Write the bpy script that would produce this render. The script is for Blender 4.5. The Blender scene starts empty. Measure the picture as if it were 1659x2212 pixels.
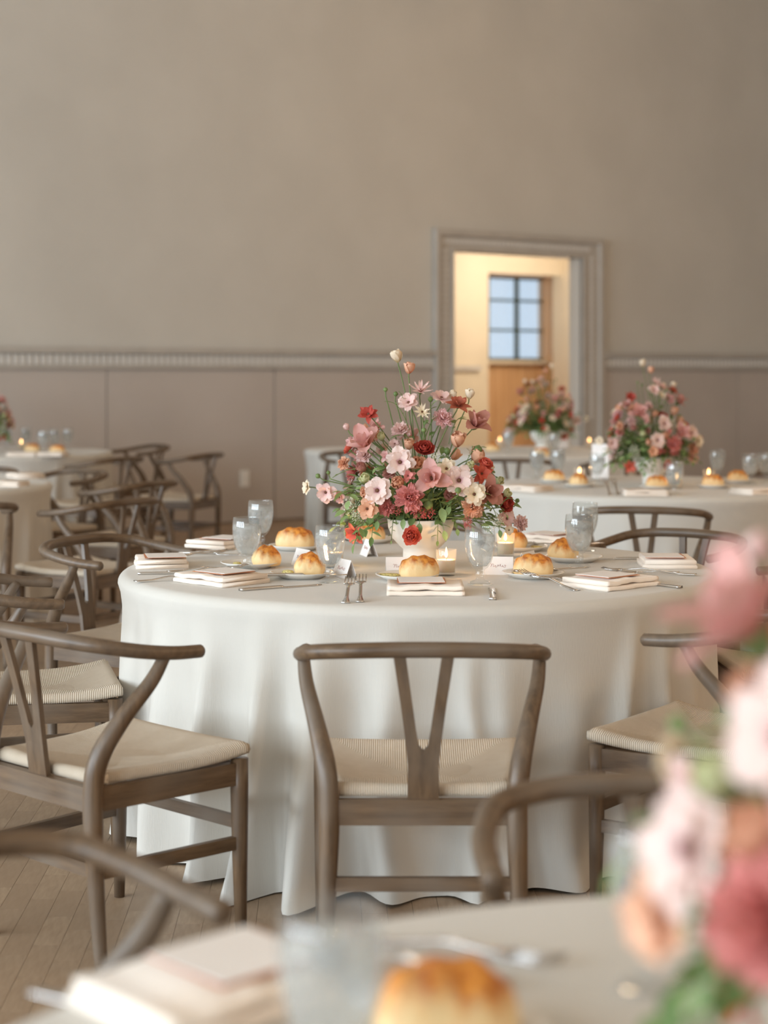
import bpy, bmesh, math, random
from mathutils import Vector, Matrix, Euler
R = math.radians
random.seed(7)
sc = bpy.context.scene
C = sc.collection

# ------------------------------------------------------------------ camera
FPX, PX0, HOR, HC = 3815.0, 829.5, 805.0, 1.36      # focal length in px, principal x, horizon row, eye height
cam_d = bpy.data.cameras.new('camera'); cam = bpy.data.objects.new('camera', cam_d); C.objects.link(cam)
cam.location = (0, 0, HC); cam.rotation_euler = (R(90), 0, 0)
cam_d.sensor_fit = 'VERTICAL'; cam_d.sensor_height = 36; cam_d.sensor_width = 27
cam_d.lens = FPX / 2212 * 36
cam_d.shift_y = (HOR - 1106) / 2212
cam_d.clip_start = 0.05
cam_d.dof.use_dof = True; cam_d.dof.focus_distance = 5.0; cam_d.dof.aperture_fstop = cam_d.lens / 25.0
sc.camera = cam
sc.view_settings.view_transform = 'Standard'; sc.view_settings.look = 'None'
sc.view_settings.gamma = 1; sc.view_settings.use_curve_mapping = False
sc.view_settings.exposure = -0.22

# room frame: u runs along the far wall (left to right), v from that wall towards the camera
UD = Vector((0.789, 0.614, 0)).normalized(); VD = Vector((UD.y, -UD.x, 0)); WO = Vector((-3.19, 14.7, 0))
WANG = math.atan2(UD.y, UD.x)
U0, U1, V1, ZC = -16.0, 14.0, 18.0, 6.6
def W(u, v, z): return WO + UD * u + VD * v + Vector((0, 0, z))

# ------------------------------------------------------------------ world and lights
wd = bpy.data.worlds.new('sky'); sc.world = wd; wd.use_nodes = True
bg = wd.node_tree.nodes['Background']; bg.inputs[0].default_value = (0.60, 0.69, 0.77, 1); bg.inputs[1].default_value = 1.5
WIN_V = (2.0, 5.5, 9.0, 12.5, 16.0)                       # tall windows of the left wall
for v in WIN_V:
    l = bpy.data.lights.new('window_daylight', 'AREA'); l.shape = 'RECTANGLE'; l.size = 2.3; l.size_y = 3.9
    l.energy = 620 if v < 7 else 510; l.color = (0.76, 0.89, 1.0)
    o = bpy.data.objects.new('window_daylight', l); C.objects.link(o)
    o.location = W(U0 - 0.02, v, 2.75)
    o.rotation_euler = Vector(UD).to_track_quat('-Z', 'Y').to_euler()
FILL_LAMPS = [(W(4.5, 4.0, 4.6)), (W(4.5, 9.5, 4.4)), (W(1.5, 13.0, 4.0)), (W(-1.5, 16.5, 4.0))]  # where the added warm fill globes hang, all out of frame
FILL_E = (85, 115, 150, 150)

# ------------------------------------------------------------------ materials
def nodes(name):
    m = bpy.data.materials.new(name); m.use_nodes = True
    return m, m.node_tree.nodes, m.node_tree.links, m.node_tree.nodes['Principled BSDF']
def srgb(r, g, b):
    f = lambda c: (c / 255) / 12.92 if c / 255 <= 0.04045 else (((c / 255) + 0.055) / 1.055) ** 2.4
    return (f(r), f(g), f(b), 1)
def mixc(N, L, fac, a, b):
    n = N.new('ShaderNodeMix'); n.data_type = 'RGBA'
    if fac is not None: L.new(fac, n.inputs['Factor'])
    for s, x in (('A', a), ('B', b)):
        i = [k for k in n.inputs if k.name == s and k.type == 'RGBA'][0]
        if isinstance(x, tuple): i.default_value = x
        else: L.new(x, i)
    return n, [k for k in n.outputs if k.type == 'RGBA'][0]
def coords(N, L, scale=(1, 1, 1), kind='Object'):
    tc = N.new('ShaderNodeTexCoord'); mp = N.new('ShaderNodeMapping'); mp.inputs['Scale'].default_value = scale
    L.new(tc.outputs[kind], mp.inputs['Vector']); return mp.outputs[0]
def noise(N, L, vec, scale, detail=3, rough=0.5):
    n = N.new('ShaderNodeTexNoise'); n.inputs['Scale'].default_value = scale; n.inputs['Detail'].default_value = detail
    n.inputs['Roughness'].default_value = rough; L.new(vec, n.inputs['Vector']); return n.outputs['Fac']
def ramp(N, L, fac, a, b):
    n = N.new('ShaderNodeMapRange'); n.inputs['From Min'].default_value = a; n.inputs['From Max'].default_value = b
    L.new(fac, n.inputs['Value']); return n.outputs[0]
def bump(N, L, P, h, strength, dist=0.002):
    b = N.new('ShaderNodeBump'); b.inputs['Strength'].default_value = strength; b.inputs['Distance'].default_value = dist
    L.new(h, b.inputs['Height']); L.new(b.outputs[0], P.inputs['Normal'])
def basic(name, c1, c2, rough=0.6, scale=8, stretch=(1, 1, 1), lo=0.35, hi=0.65, bm=0, bscale=None, metal=0, spec=0.5):
    m, N, L, P = nodes(name)
    v = coords(N, L, stretch); f = noise(N, L, v, scale, 4)
    _, o = mixc(N, L, ramp(N, L, f, lo, hi), c1, c2); L.new(o, P.inputs['Base Color'])
    P.inputs['Roughness'].default_value = rough; P.inputs['Metallic'].default_value = metal
    P.inputs['Specular IOR Level'].default_value = spec
    if bm: bump(N, L, P, noise(N, L, v, bscale or scale * 3, 4), bm)
    return m
M = {}
def wood(name, c1, c2, axis):
    st = [28, 28, 28]; st[axis] = 2.2
    m, N, L, P = nodes(name)
    v = coords(N, L, tuple(st)); f = noise(N, L, v, 2.0, 6, 0.62); g = noise(N, L, coords(N, L), 6, 2)
    _, o = mixc(N, L, ramp(N, L, f, 0.3, 0.72), c1, c2)
    _, o2 = mixc(N, L, ramp(N, L, g, 0.35, 0.75), o, tuple(0.5 * (a + b) for a, b in zip(c1, (0.27, 0.215, 0.165, 1))))
    L.new(o2, P.inputs['Base Color']); P.inputs['Roughness'].default_value = 0.42
    bump(N, L, P, f, 0.25, 0.001); return m
WC1, WC2 = srgb(70, 52, 36), srgb(120, 95, 70)
for i, a in enumerate('xyz'): M['wood_' + a] = wood('weathered_oak_' + a, WC1, WC2, i)
M['wall'] = basic('plaster_wall', srgb(204, 199, 190), srgb(210, 205, 196), 0.85, 1.2, bm=0.06, bscale=30)
M['wainscot'] = basic('plaster_wainscot', srgb(188, 178, 170), srgb(196, 186, 178), 0.8, 1.0)
M['trim'] = basic('grey_moulding', srgb(184, 177, 168), srgb(192, 185, 176), 0.6, 5)
M['dentil'] = basic('pale_tile', srgb(216, 213, 208), srgb(224, 221, 216), 0.4, 5)
M['ceiling'] = basic('ceiling_plaster', srgb(205, 195, 180), srgb(210, 200, 186), 0.9, 2)
M['annex'] = basic('annex_plaster', srgb(212, 198, 174), srgb(218, 204, 180), 0.85, 2)
M['annex_wood'] = basic('honey_wood_panel', srgb(204, 160, 114), srgb(216, 174, 130), 0.5, 3, (6, 6, 0.6))
M['mullion'] = basic('green_black_steel', srgb(46, 58, 42), srgb(58, 70, 52), 0.5, 5)
M['plate_white'] = basic('white_plastic', srgb(226, 226, 222), srgb(232, 232, 228), 0.4, 5)
M['dark'] = basic('dark_grout', srgb(72, 60, 50), srgb(86, 72, 60), 0.9, 9)
def tilemat():
    m, N, L, P = nodes('parquet_block')
    oi = N.new('ShaderNodeObjectInfo'); at = N.new('ShaderNodeAttribute'); at.attribute_name = 'tone'
    add = N.new('ShaderNodeMath'); add.operation = 'ADD'; L.new(oi.outputs['Random'], add.inputs[0]); L.new(at.outputs['Fac'], add.inputs[1])
    fr = N.new('ShaderNodeMath'); fr.operation = 'FRACT'; L.new(add.outputs[0], fr.inputs[0])
    _, o = mixc(N, L, fr.outputs[0], srgb(158, 134, 110), srgb(176, 152, 126))
    g = noise(N, L, coords(N, L, (30, 5, 1)), 3, 4); _, o2 = mixc(N, L, ramp(N, L, g, 0.3, 0.8), o, srgb(150, 126, 102))
    L.new(o2, P.inputs['Base Color']); P.inputs['Roughness'].default_value = 0.5; return m
M['tile'] = tilemat()
def floorfar():
    m, N, L, P = nodes('parquet_far')
    b = N.new('ShaderNodeTexBrick'); b.inputs['Scale'].default_value = 1.0
    b.inputs['Color1'].default_value = srgb(160, 136, 112); b.inputs['Color2'].default_value = srgb(172, 148, 124); b.inputs['Mortar'].default_value = srgb(96, 80, 66)
    b.inputs['Mortar Size'].default_value = 0.0012; b.inputs['Brick Width'].default_value = 0.3; b.inputs['Row Height'].default_value = 0.0655
    mp = N.new('ShaderNodeMapping'); mp.inputs['Rotation'].default_value = (0, 0, R(90)); tc = N.new('ShaderNodeTexCoord')
    L.new(tc.outputs['Object'], mp.inputs[0]); L.new(mp.outputs[0], b.inputs['Vector'])
    L.new(b.outputs['Color'], P.inputs['Base Color']); P.inputs['Roughness'].default_value = 0.5; return m
M['floorfar'] = floorfar()
def linen(name, c1, c2, sc_=900):
    m, N, L, P = nodes(name)
    v = coords(N, L); f = noise(N, L, v, 3, 3); _, o = mixc(N, L, f, c1, c2); L.new(o, P.inputs['Base Color'])
    w1 = noise(N, L, coords(N, L, (1, 1, 0.12)), sc_ / 3, 2); bump(N, L, P, w1, 0.35, 0.0012)
    P.inputs['Roughness'].default_value = 0.85; P.inputs['Sheen Weight'].default_value = 0.15; return m
M['cloth'] = linen('ivory_linen', srgb(203, 197, 188), srgb(210, 205, 196))
M['napkin'] = linen('cream_linen', srgb(244, 228, 212), srgb(248, 234, 220))
M['card'] = basic('white_card', srgb(240, 234, 230), srgb(244, 238, 234), 0.7, 5)
M['rust'] = basic('rust_card', srgb(190, 122, 82), srgb(200, 132, 92), 0.7, 5)
M['ink'] = basic('rust_ink', srgb(176, 110, 92), srgb(180, 112, 94), 0.7, 5)
M['china'] = basic('white_china', srgb(236, 231, 222), srgb(240, 235, 228), 0.2, 3)
M['bowl'] = basic('matte_ceramic', srgb(236, 230, 220), srgb(240, 236, 228), 0.45, 6, bm=0.05)
M['steel'] = basic('polished_steel', (0.62, 0.6, 0.58, 1), (0.7, 0.68, 0.66, 1), 0.18, 20, metal=1)
M['wick'] = basic('wick_black', (0.02, 0.015, 0.01, 1), (0.03, 0.02, 0.02, 1), 0.9, 5)
M['butter'] = basic('herb_butter', srgb(214, 196, 128), srgb(132, 122, 66), 0.6, 220, lo=0.5, hi=0.62)
M['soil'] = basic('floral_foam', srgb(54, 66, 36), srgb(66, 80, 44), 0.9, 60)
def cord():
    m, N, L, P = nodes('paper_cord')
    tc = N.new('ShaderNodeTexCoord'); sx = N.new('ShaderNodeSeparateXYZ'); L.new(tc.outputs['Object'], sx.inputs[0])
    def ma(op, a, b=None):
        n = N.new('ShaderNodeMath'); n.operation = op
        for i, x in enumerate((a, b)):
            if x is None: continue
            if isinstance(x, (int, float)): n.inputs[i].default_value = x
            else: L.new(x, n.inputs[i])
        return n.outputs[0]
    ax = ma('ABSOLUTE', sx.outputs[0]); ay = ma('ABSOLUTE', ma('SUBTRACT', sx.outputs[1], 0.02))
    side = ma('GREATER_THAN', ax, ma('ADD', ay, 0.02))           # side triangles of the envelope weave
    k = 2 * math.pi / 0.0052
    wx = ma('SINE', ma('MULTIPLY', sx.outputs[0], k)); wy = ma('SINE', ma('MULTIPLY', sx.outputs[1], k))
    h = ma('ADD', ma('MULTIPLY', wy, side), ma('MULTIPLY', wx, ma('SUBTRACT', 1.0, side)))
    f = noise(N, L, tc.outputs['Object'], 40, 3)
    _, o = mixc(N, L, f, srgb(226, 208, 184), srgb(242, 226, 206))
    _, o2 = mixc(N, L, ramp(N, L, h, -1.0, -0.3), srgb(192, 170, 144), o)
    L.new(o2, P.inputs['Base Color']); P.inputs['Roughness'].default_value = 0.8
    bump(N, L, P, h, 0.9, 0.002); return m
M['cord'] = cord()
def clear_glass(name, tint=(1, 1, 1, 1), milk=0.0, milkc=(0.8, 0.82, 0.84, 1), gl=0.0):
    """thin clear glass or water: mostly passes light, mirrors at grazing angles, a little frost"""
    m, N, L, P = nodes(name); out = N['Material Output']; N.remove(P)
    tr = N.new('ShaderNodeBsdfTransparent'); tr.inputs[0].default_value = tint
    gs = N.new('ShaderNodeBsdfGlossy'); gs.inputs['Roughness'].default_value = 0.03; gs.inputs[0].default_value = (1, 1, 1, 1)
    lw = N.new('ShaderNodeLayerWeight'); lw.inputs[0].default_value = 0.5
    pw = N.new('ShaderNodeMath'); pw.operation = 'POWER'; pw.inputs[1].default_value = 4.0; L.new(lw.outputs['Facing'], pw.inputs[0])
    fr = N.new('ShaderNodeMath'); fr.operation = 'MULTIPLY_ADD'; fr.inputs[1].default_value = 0.6; fr.inputs[2].default_value = 0.04; L.new(pw.outputs[0], fr.inputs[0])
    mx = N.new('ShaderNodeMixShader'); L.new(fr.outputs[0], mx.inputs[0]); L.new(tr.outputs[0], mx.inputs[1]); L.new(gs.outputs[0], mx.inputs[2])
    last = mx.outputs[0]
    if gl:
        rf = N.new('ShaderNodeBsdfRefraction'); rf.inputs['IOR'].default_value = 1.2; rf.inputs['Roughness'].default_value = 0.12
        m2 = N.new('ShaderNodeMixShader'); m2.inputs[0].default_value = gl; L.new(last, m2.inputs[1]); L.new(rf.outputs[0], m2.inputs[2]); last = m2.outputs[0]
    if milk:
        tl = N.new('ShaderNodeBsdfTranslucent'); tl.inputs[0].default_value = milkc
        df = N.new('ShaderNodeBsdfDiffuse'); df.inputs[0].default_value = milkc
        m3 = N.new('ShaderNodeMixShader'); m3.inputs[0].default_value = 0.5; L.new(tl.outputs[0], m3.inputs[1]); L.new(df.outputs[0], m3.inputs[2])
        v = coords(N, L); f = ramp(N, L, noise(N, L, v, 38, 2), -0.4, 1.2)
        mu = N.new('ShaderNodeMath'); mu.operation = 'MULTIPLY'; mu.inputs[1].default_value = milk * 2; L.new(f, mu.inputs[0])
        m4 = N.new('ShaderNodeMixShader'); L.new(mu.outputs[0], m4.inputs[0]); L.new(last, m4.inputs[1]); L.new(m3.outputs[0], m4.inputs[2]); last = m4.outputs[0]
    L.new(last, out.inputs[0]); return m
M['glass'] = clear_glass('clear_glass', (0.97, 0.98, 0.98, 1), 0.04)
M['water'] = clear_glass('iced_water', (0.95, 0.96, 0.96, 1), 0.22, (0.97, 0.96, 0.94, 1), 0.15)
M['ice'] = clear_glass('ice', (0.93, 0.95, 0.96, 1), 0.1, (0.95, 0.95, 0.95, 1), 0.3)
M['pane'] = clear_glass('window_pane', (0.9, 0.95, 1, 1), 0.1)
def emit(name, c, s):
    m, N, L, P = nodes(name); P.inputs['Base Color'].default_value = c; P.inputs['Emission Color'].default_value = c
    P.inputs['Emission Strength'].default_value = s; return m
M['flame'] = emit('candle_flame', (1.0, 0.55, 0.2, 1), 14)
M['globe'] = emit('fill_globe', (1.0, 0.78, 0.52, 1), 3)  # glow of the globes added for warm fill
def wax():
    m, N, L, P = nodes('white_wax'); P.inputs['Base Color'].default_value = srgb(250, 226, 200)
    P.inputs['Subsurface Weight'].default_value = 0.6; P.inputs['Subsurface Radius'].default_value = (0.03, 0.015, 0.008)
    P.inputs['Roughness'].default_value = 0.5; return m
M['wax'] = wax()
def breadmat():
    m, N, L, P = nodes('cheese_crust_roll')
    tc = N.new('ShaderNodeTexCoord'); sx = N.new('ShaderNodeSeparateXYZ'); L.new(tc.outputs['Object'], sx.inputs[0])
    n1 = noise(N, L, tc.outputs['Object'], 70, 3); n2 = noise(N, L, coords(N, L, (1, 1, 0.22)), 42, 2)
    ad = N.new('ShaderNodeMath'); ad.operation = 'MULTIPLY_ADD'; L.new(n2, ad.inputs[0]); ad.inputs[1].default_value = 0.075; L.new(sx.outputs[2], ad.inputs[2])
    f = ramp(N, L, ad.outputs[0], 0.064, 0.092)                   # baked top with runs down the side
    _, top = mixc(N, L, ramp(N, L, n1, 0.38, 0.64), srgb(230, 152, 62), srgb(176, 90, 32))
    _, o = mixc(N, L, f, srgb(238, 204, 150), top); L.new(o, P.inputs['Base Color'])
    P.inputs['Roughness'].default_value = 0.55; bump(N, L, P, n1, 0.4, 0.003); return m
M['bread'] = breadmat()
def petal(name, throat, tip, deep=None):
    m, N, L, P = nodes('petal_' + name)
    at = N.new('ShaderNodeAttribute'); at.attribute_name = 'petal'
    f = ramp(N, L, at.outputs['Fac'], 0.0, 0.34); _, o = mixc(N, L, f, throat, tip)
    n = noise(N, L, coords(N, L), 60, 3); _, o2 = mixc(N, L, ramp(N, L, n, 0.52, 1.15), o, deep or throat)
    L.new(o2, P.inputs['Base Color']); P.inputs['Roughness'].default_value = 0.6
    tl = N.new('ShaderNodeBsdfTranslucent'); L.new(o2, tl.inputs[0])
    mx = N.new('ShaderNodeMixShader'); mx.inputs[0].default_value = 0.3
    L.new(P.outputs[0], mx.inputs[1]); L.new(tl.outputs[0], mx.inputs[2]); L.new(mx.outputs[0], N['Material Output'].inputs[0])
    return m
PC = {
 'blush': petal('blush', srgb(228, 170, 172), srgb(244, 212, 204)), 'cream': petal('cream', srgb(222, 204, 150), srgb(246, 230, 206)),
 'ivorypink': petal('ivorypink', srgb(196, 112, 132), srgb(246, 222, 212)), 'mauve': petal('mauve', srgb(214, 140, 110), srgb(224, 172, 164), srgb(196, 134, 134)),
 'coralpink': petal('coralpink', srgb(206, 108, 106), srgb(228, 150, 142)), 'red': petal('red', srgb(150, 46, 40), srgb(192, 78, 64)),
 'coral': petal('coral', srgb(196, 70, 52), srgb(226, 112, 90)), 'rust': petal('rust', srgb(150, 70, 46), srgb(192, 106, 80)),
 'peach': petal('peach', srgb(220, 150, 110), srgb(240, 190, 158)), 'palegreen': petal('palegreen', srgb(170, 186, 120), srgb(226, 226, 180)),
 'pink': petal('pink', srgb(224, 150, 158), srgb(242, 200, 196)), 'dustrose': petal('dustrose', srgb(168, 98, 92), srgb(206, 146, 132))}
def leafmat(name, a, b):
    m, N, L, P = nodes(name); n = noise(N, L, coords(N, L), 30, 3); oi = N.new('ShaderNodeObjectInfo')
    _, o = mixc(N, L, oi.outputs['Random'], a, b); _, o2 = mixc(N, L, ramp(N, L, n, 0.3, 0.9), o, a)
    L.new(o2, P.inputs['Base Color']); P.inputs['Roughness'].default_value = 0.5
    tl = N.new('ShaderNodeBsdfTranslucent'); L.new(o2, tl.inputs[0]); mx = N.new('ShaderNodeMixShader'); mx.inputs[0].default_value = 0.3
    L.new(P.outputs[0], mx.inputs[1]); L.new(tl.outputs[0], mx.inputs[2]); L.new(mx.outputs[0], N['Material Output'].inputs[0]); return m
M['leaf'] = leafmat('leaf_green', srgb(108, 136, 78), srgb(170, 192, 130))
M['stem'] = leafmat('stem_green', srgb(112, 134, 78), srgb(146, 166, 104))
M['center'] = basic('flower_center', srgb(120, 84, 40), srgb(92, 46, 52), 0.8, 90)
M['umbel'] = basic('umbel_white', srgb(206, 208, 180), srgb(232, 228, 206), 0.8, 200)

# ------------------------------------------------------------------ helpers
def P3(px, py, z): # pixel -> point on a level plane at height z
    Y = FPX * (HC - z) / (py - HOR); return Vector(((px - PX0) / FPX * Y, Y, z))
def Q3(px, py, Y): return Vector(((px - PX0) / FPX * Y, Y, HC - (py - HOR) / FPX * Y))
def mesh(name, verts, faces, mat=None, smooth=False, attr=None, attr_name='petal'):
    me = bpy.data.meshes.new(name); me.from_pydata([tuple(v) for v in verts], [], faces)
    if mat: me.materials.append(mat)
    if smooth: me.polygons.foreach_set('use_smooth', [True] * len(me.polygons))
    if attr is not None:
        a = me.attributes.new(attr_name, 'FLOAT', 'POINT'); a.data.foreach_set('value', attr)
    me.update(); return me
def link(name, me, parent=None, loc=None, rot=None):
    o = bpy.data.objects.new(name, me); C.objects.link(o)
    if parent: o.parent = parent
    if loc is not None: o.location = loc
    if rot is not None: o.rotation_euler = rot
    return o
def obj(name, V, F, mat, parent=None, smooth=False, **k): return link(name, mesh(name, V, F, mat, smooth), parent, **k)
def thing(name, label, cat, loc=(0, 0, 0), rz=0.0, group=None):
    o = link(name, None, None, loc, (0, 0, rz)); return tag(o, label, cat, group)
def tag(o, label, cat, group=None, kind=None):
    o['label'] = label; o['category'] = cat
    if group: o['group'] = group
    if kind: o['kind'] = kind
    return o
def struct(o): o['kind'] = 'structure'; return o
def copy_tree(o, parent=None):
    c = o.copy(); C.objects.link(c); c.parent = parent
    for ch in o.children: copy_tree(ch, c)
    return c
class B:
    def __init__(s): s.V = []; s.F = []; s.A = []
    def add(s, V, F, a=None):
        n = len(s.V); s.V += [Vector(v) for v in V]; s.F += [tuple(i + n for i in f) for f in F]
        if a is not None: s.A += a
        return s
    def box(s, a, b, fr=None):
        (x0, y0, z0), (x1, y1, z1) = a, b
        V = [(x0, y0, z0), (x1, y0, z0), (x1, y1, z0), (x0, y1, z0), (x0, y0, z1), (x1, y0, z1), (x1, y1, z1), (x0, y1, z1)]
        if fr: V = [fr(*v) for v in V]
        return s.add(V, [(3, 2, 1, 0), (4, 5, 6, 7), (0, 1, 5, 4), (1, 2, 6, 5), (2, 3, 7, 6), (3, 0, 4, 7)])
    def tube(s, pts, rad, n=10, cap=True, flat=1.0):
        pts = [Vector(p) for p in pts]; k = len(pts); V = []; up = None
        for i, p in enumerate(pts):
            t = (pts[min(i + 1, k - 1)] - pts[max(i - 1, 0)]).normalized()
            if up is None: up = t.orthogonal().normalized() if abs(t.z) > 0.9 else (Vector((0, 0, 1)) - t * t.z).normalized()
            else: up = (up - t * up.dot(t)).normalized()
            sd = t.cross(up); r = rad[i] if isinstance(rad, (list, tuple)) else rad
            for j in range(n):
                a = 2 * math.pi * j / n; V.append(p + up * (math.cos(a) * r * flat) + sd * (math.sin(a) * r))
        F = [(i * n + j, i * n + (j + 1) % n, (i + 1) * n + (j + 1) % n, (i + 1) * n + j) for i in range(k - 1) for j in range(n)]
        if cap: F += [tuple(range(n - 1, -1, -1)), tuple((k - 1) * n + j for j in range(n))]
        return s.add(V, F)
    def lathe(s, prof, n=32, c=(0, 0)):
        V = [(c[0] + r * math.cos(2 * math.pi * j / n), c[1] + r * math.sin(2 * math.pi * j / n), z) for r, z in prof for j in range(n)]
        F = [(i * n + j, i * n + (j + 1) % n, (i + 1) * n + (j + 1) % n, (i + 1) * n + j) for i in range(len(prof) - 1) for j in range(n)]
        return s.add(V, F)
    def me(s, name, mat, smooth=False): return mesh(name, s.V, s.F, mat, smooth, s.A if s.A else None)
    def obj(s, name, mat, parent=None, smooth=False, **k): return link(name, s.me(name, mat, smooth), parent, **k)
def crom(pts, n=6):
    pts = [Vector(p) for p in pts]; P = [pts[0] * 2 - pts[1]] + pts + [pts[-1] * 2 - pts[-2]]; out = []
    for i in range(1, len(P) - 2):
        for k in range(n):
            t = k / n; a, b, c, d = P[i - 1:i + 3]
            out.append(0.5 * ((2 * b) + (c - a) * t + (2 * a - 5 * b + 4 * c - d) * t * t + (3 * b - a - 3 * c + d) * t ** 3))
    return out + [pts[-1]]
def bevel(o, w, seg=2):
    m = o.modifiers.new('bevel', 'BEVEL'); m.width = w; m.segments = seg; m.limit_method = 'ANGLE'; return o

# ------------------------------------------------------------------ room shell
def wu(px):                                           # u on the far wall under pixel column px
    k = (px - PX0) / FPX; return (k * WO.y - WO.x) / (UD.x - UD.y * k)
def box_uvz(name, u0, u1, v0, v1, z0, z1, mat, parent=None, fr=W):
    return B().box((u0, v0, z0), (u1, v1, z1), lambda a, b, c: fr(a, b, c)).obj(name, mat, parent)
TH = 0.16
du0, du1, dzt = wu(973), wu(1252), 2.58
RZ0, RZ1 = 1.395, 1.58
# floor
fl = struct(box_uvz('floor', U0 - 0.3, U1 + 0.3, -TH, V1, -0.12, -0.010, M['floorfar']))
fl['label'] = 'pale brown parquet floor of narrow blocks'
PA = R(2.0); PW, PL, GAP = 0.0655, 0.22, 0.0009
def tile_me(w, l):
    b = B().box((-w / 2, -l / 2, -0.010), (w / 2, l / 2, 0.0)); return b.me('floor_block', M['tile'])
tme = tile_me(PW - GAP, PL - GAP); rest = B(); tones = []; nt = 0
ca, sa = math.cos(PA), math.sin(PA)
for i in range(-48, 42):
    off = [0, 0.08, 0.15, 0.04, 0.12, 0.19][i % 6]
    for j in range(6, 48):
        lx, ly = i * PW, j * PL + off; x, y = ca * lx - sa * ly, sa * lx + ca * ly
        if -1.2 < x < -0.2 and 3.8 < y < 6.5 and nt < 300:
            o = link('floor_block', tme, fl, (x, y, 0), (0, 0, PA)); nt += 1
        elif -3.4 < x < 3.0:
            n0 = len(rest.V)
            rest.box((-(PW - GAP) / 2, -(PL - GAP) / 2, -0.010), ((PW - GAP) / 2, (PL - GAP) / 2, 0.0), lambda a, b_, c: Vector((x + ca * a - sa * b_, y + sa * a + ca * b_, c)))
            tones += [random.random()] * 8
ro = link('floor_blocks_around', mesh('floor_blocks_around', rest.V, rest.F, M['tile'], False, tones, 'tone'), fl); ro['kind'] = 'stuff'
# far wall with the doorway
wb = B(); fr = lambda a, b, c: W(a, b, c)
wb.box((U0, -TH, 0), (du0, 0, ZC), fr).box((du1, -TH, 0), (U1, 0, ZC), fr).box((du0, -TH, dzt), (du1, 0, ZC), fr)
wall_back = struct(wb.obj('wall_back', M['wall'])); wall_back['label'] = 'tall greige plaster wall with a doorway'
FW_L, FW_R, FT = wu(973) - wu(932), wu(1295) - wu(1252), 0.215
# wainscot panels
seams = [-3.0, -1.2, wu(228), wu(590), wu(932) - 0.0]
for a, b in zip(seams[:-1], seams[1:]):
    box_uvz('wainscot_panel', a + 0.006, b - 0.006, 0.0, 0.022, 0.0, RZ0, M['wainscot'], wall_back)
seams = [du1 + FW_R, wu(1590), wu(1590) + 2.0, wu(1590) + 4.0]
for a, b in zip(seams[:-1], seams[1:]):
    box_uvz('wainscot_panel', a + 0.006, b - 0.006, 0.0, 0.022, 0.0, RZ0, M['wainscot'], wall_back)
dme = B().box((-0.018, -0.006, -0.042), (0.018, 0.006, 0.042)).me('dentil', M['dentil'])
sme = B().box((-0.022, -0.006, -0.022), (0.022, 0.006, 0.022)).me('block', M['dentil'])
def rail(n, u0, u1):
    t = struct(B().box((u0, 0, RZ0), (u1, 0.028, RZ1), fr).box((u0, 0, RZ1 - 0.05), (u1, 0.075, RZ1), fr).box((u0, 0, RZ0), (u1, 0.06, RZ0 + 0.022), fr).obj('trim_%d' % n, M['trim']))
    t['label'] = 'grey chair rail with a row of pale dentils'
    u = u0 + 0.03
    while u < u1 - 0.02:
        link('dentil', dme, t, W(u, 0.034, (RZ0 + RZ1) / 2 - 0.012), (0, 0, WANG)); u += 0.064
rail(1, -1.0, du0 - FW_L); rail(2, du1 + FW_R, wu(1659) + 0.8)
t3 = B(); o0, o1, zt = du0 - FW_L, du1 + FW_R, dzt + FT
t3.box((o0, 0, 0), (du0, 0.04, zt), fr).box((du1, 0, 0), (o1, 0.04, zt), fr).box((du0, 0, dzt), (du1, 0.04, zt), fr)
t3.box((o0, 0, 0), (o0 + 0.06, 0.08, zt), fr).box((o1 - 0.06, 0, 0), (o1, 0.08, zt), fr).box((o0 + 0.06, 0, zt - 0.06), (o1 - 0.06, 0.08, zt), fr)
t3.box((du0 - 0.03, 0, 0), (du0, 0.065, dzt + 0.03), fr).box((du1, 0, 0), (du1 + 0.03, 0.065, dzt + 0.03), fr).box((du0, 0, dzt), (du1, 0.065, dzt + 0.03), fr)
door_trim = struct(t3.obj('trim_3', M['trim'])); door_trim['label'] = 'grey door surround set with small pale blocks'
ul, ur = (o0 + 0.06 + du0 - 0.03) / 2, (o1 - 0.06 + du1 + 0.03) / 2
z = 0.9
while z < dzt:
    for u in (ul, ur): link('block', sme, door_trim, W(u, 0.046, z), (0, 0, WANG))
    z += 0.062
u = ul
while u < ur:
    link('block', sme, door_trim, W(u, 0.046, dzt + 0.095), (0, 0, WANG)); u += 0.062
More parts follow.
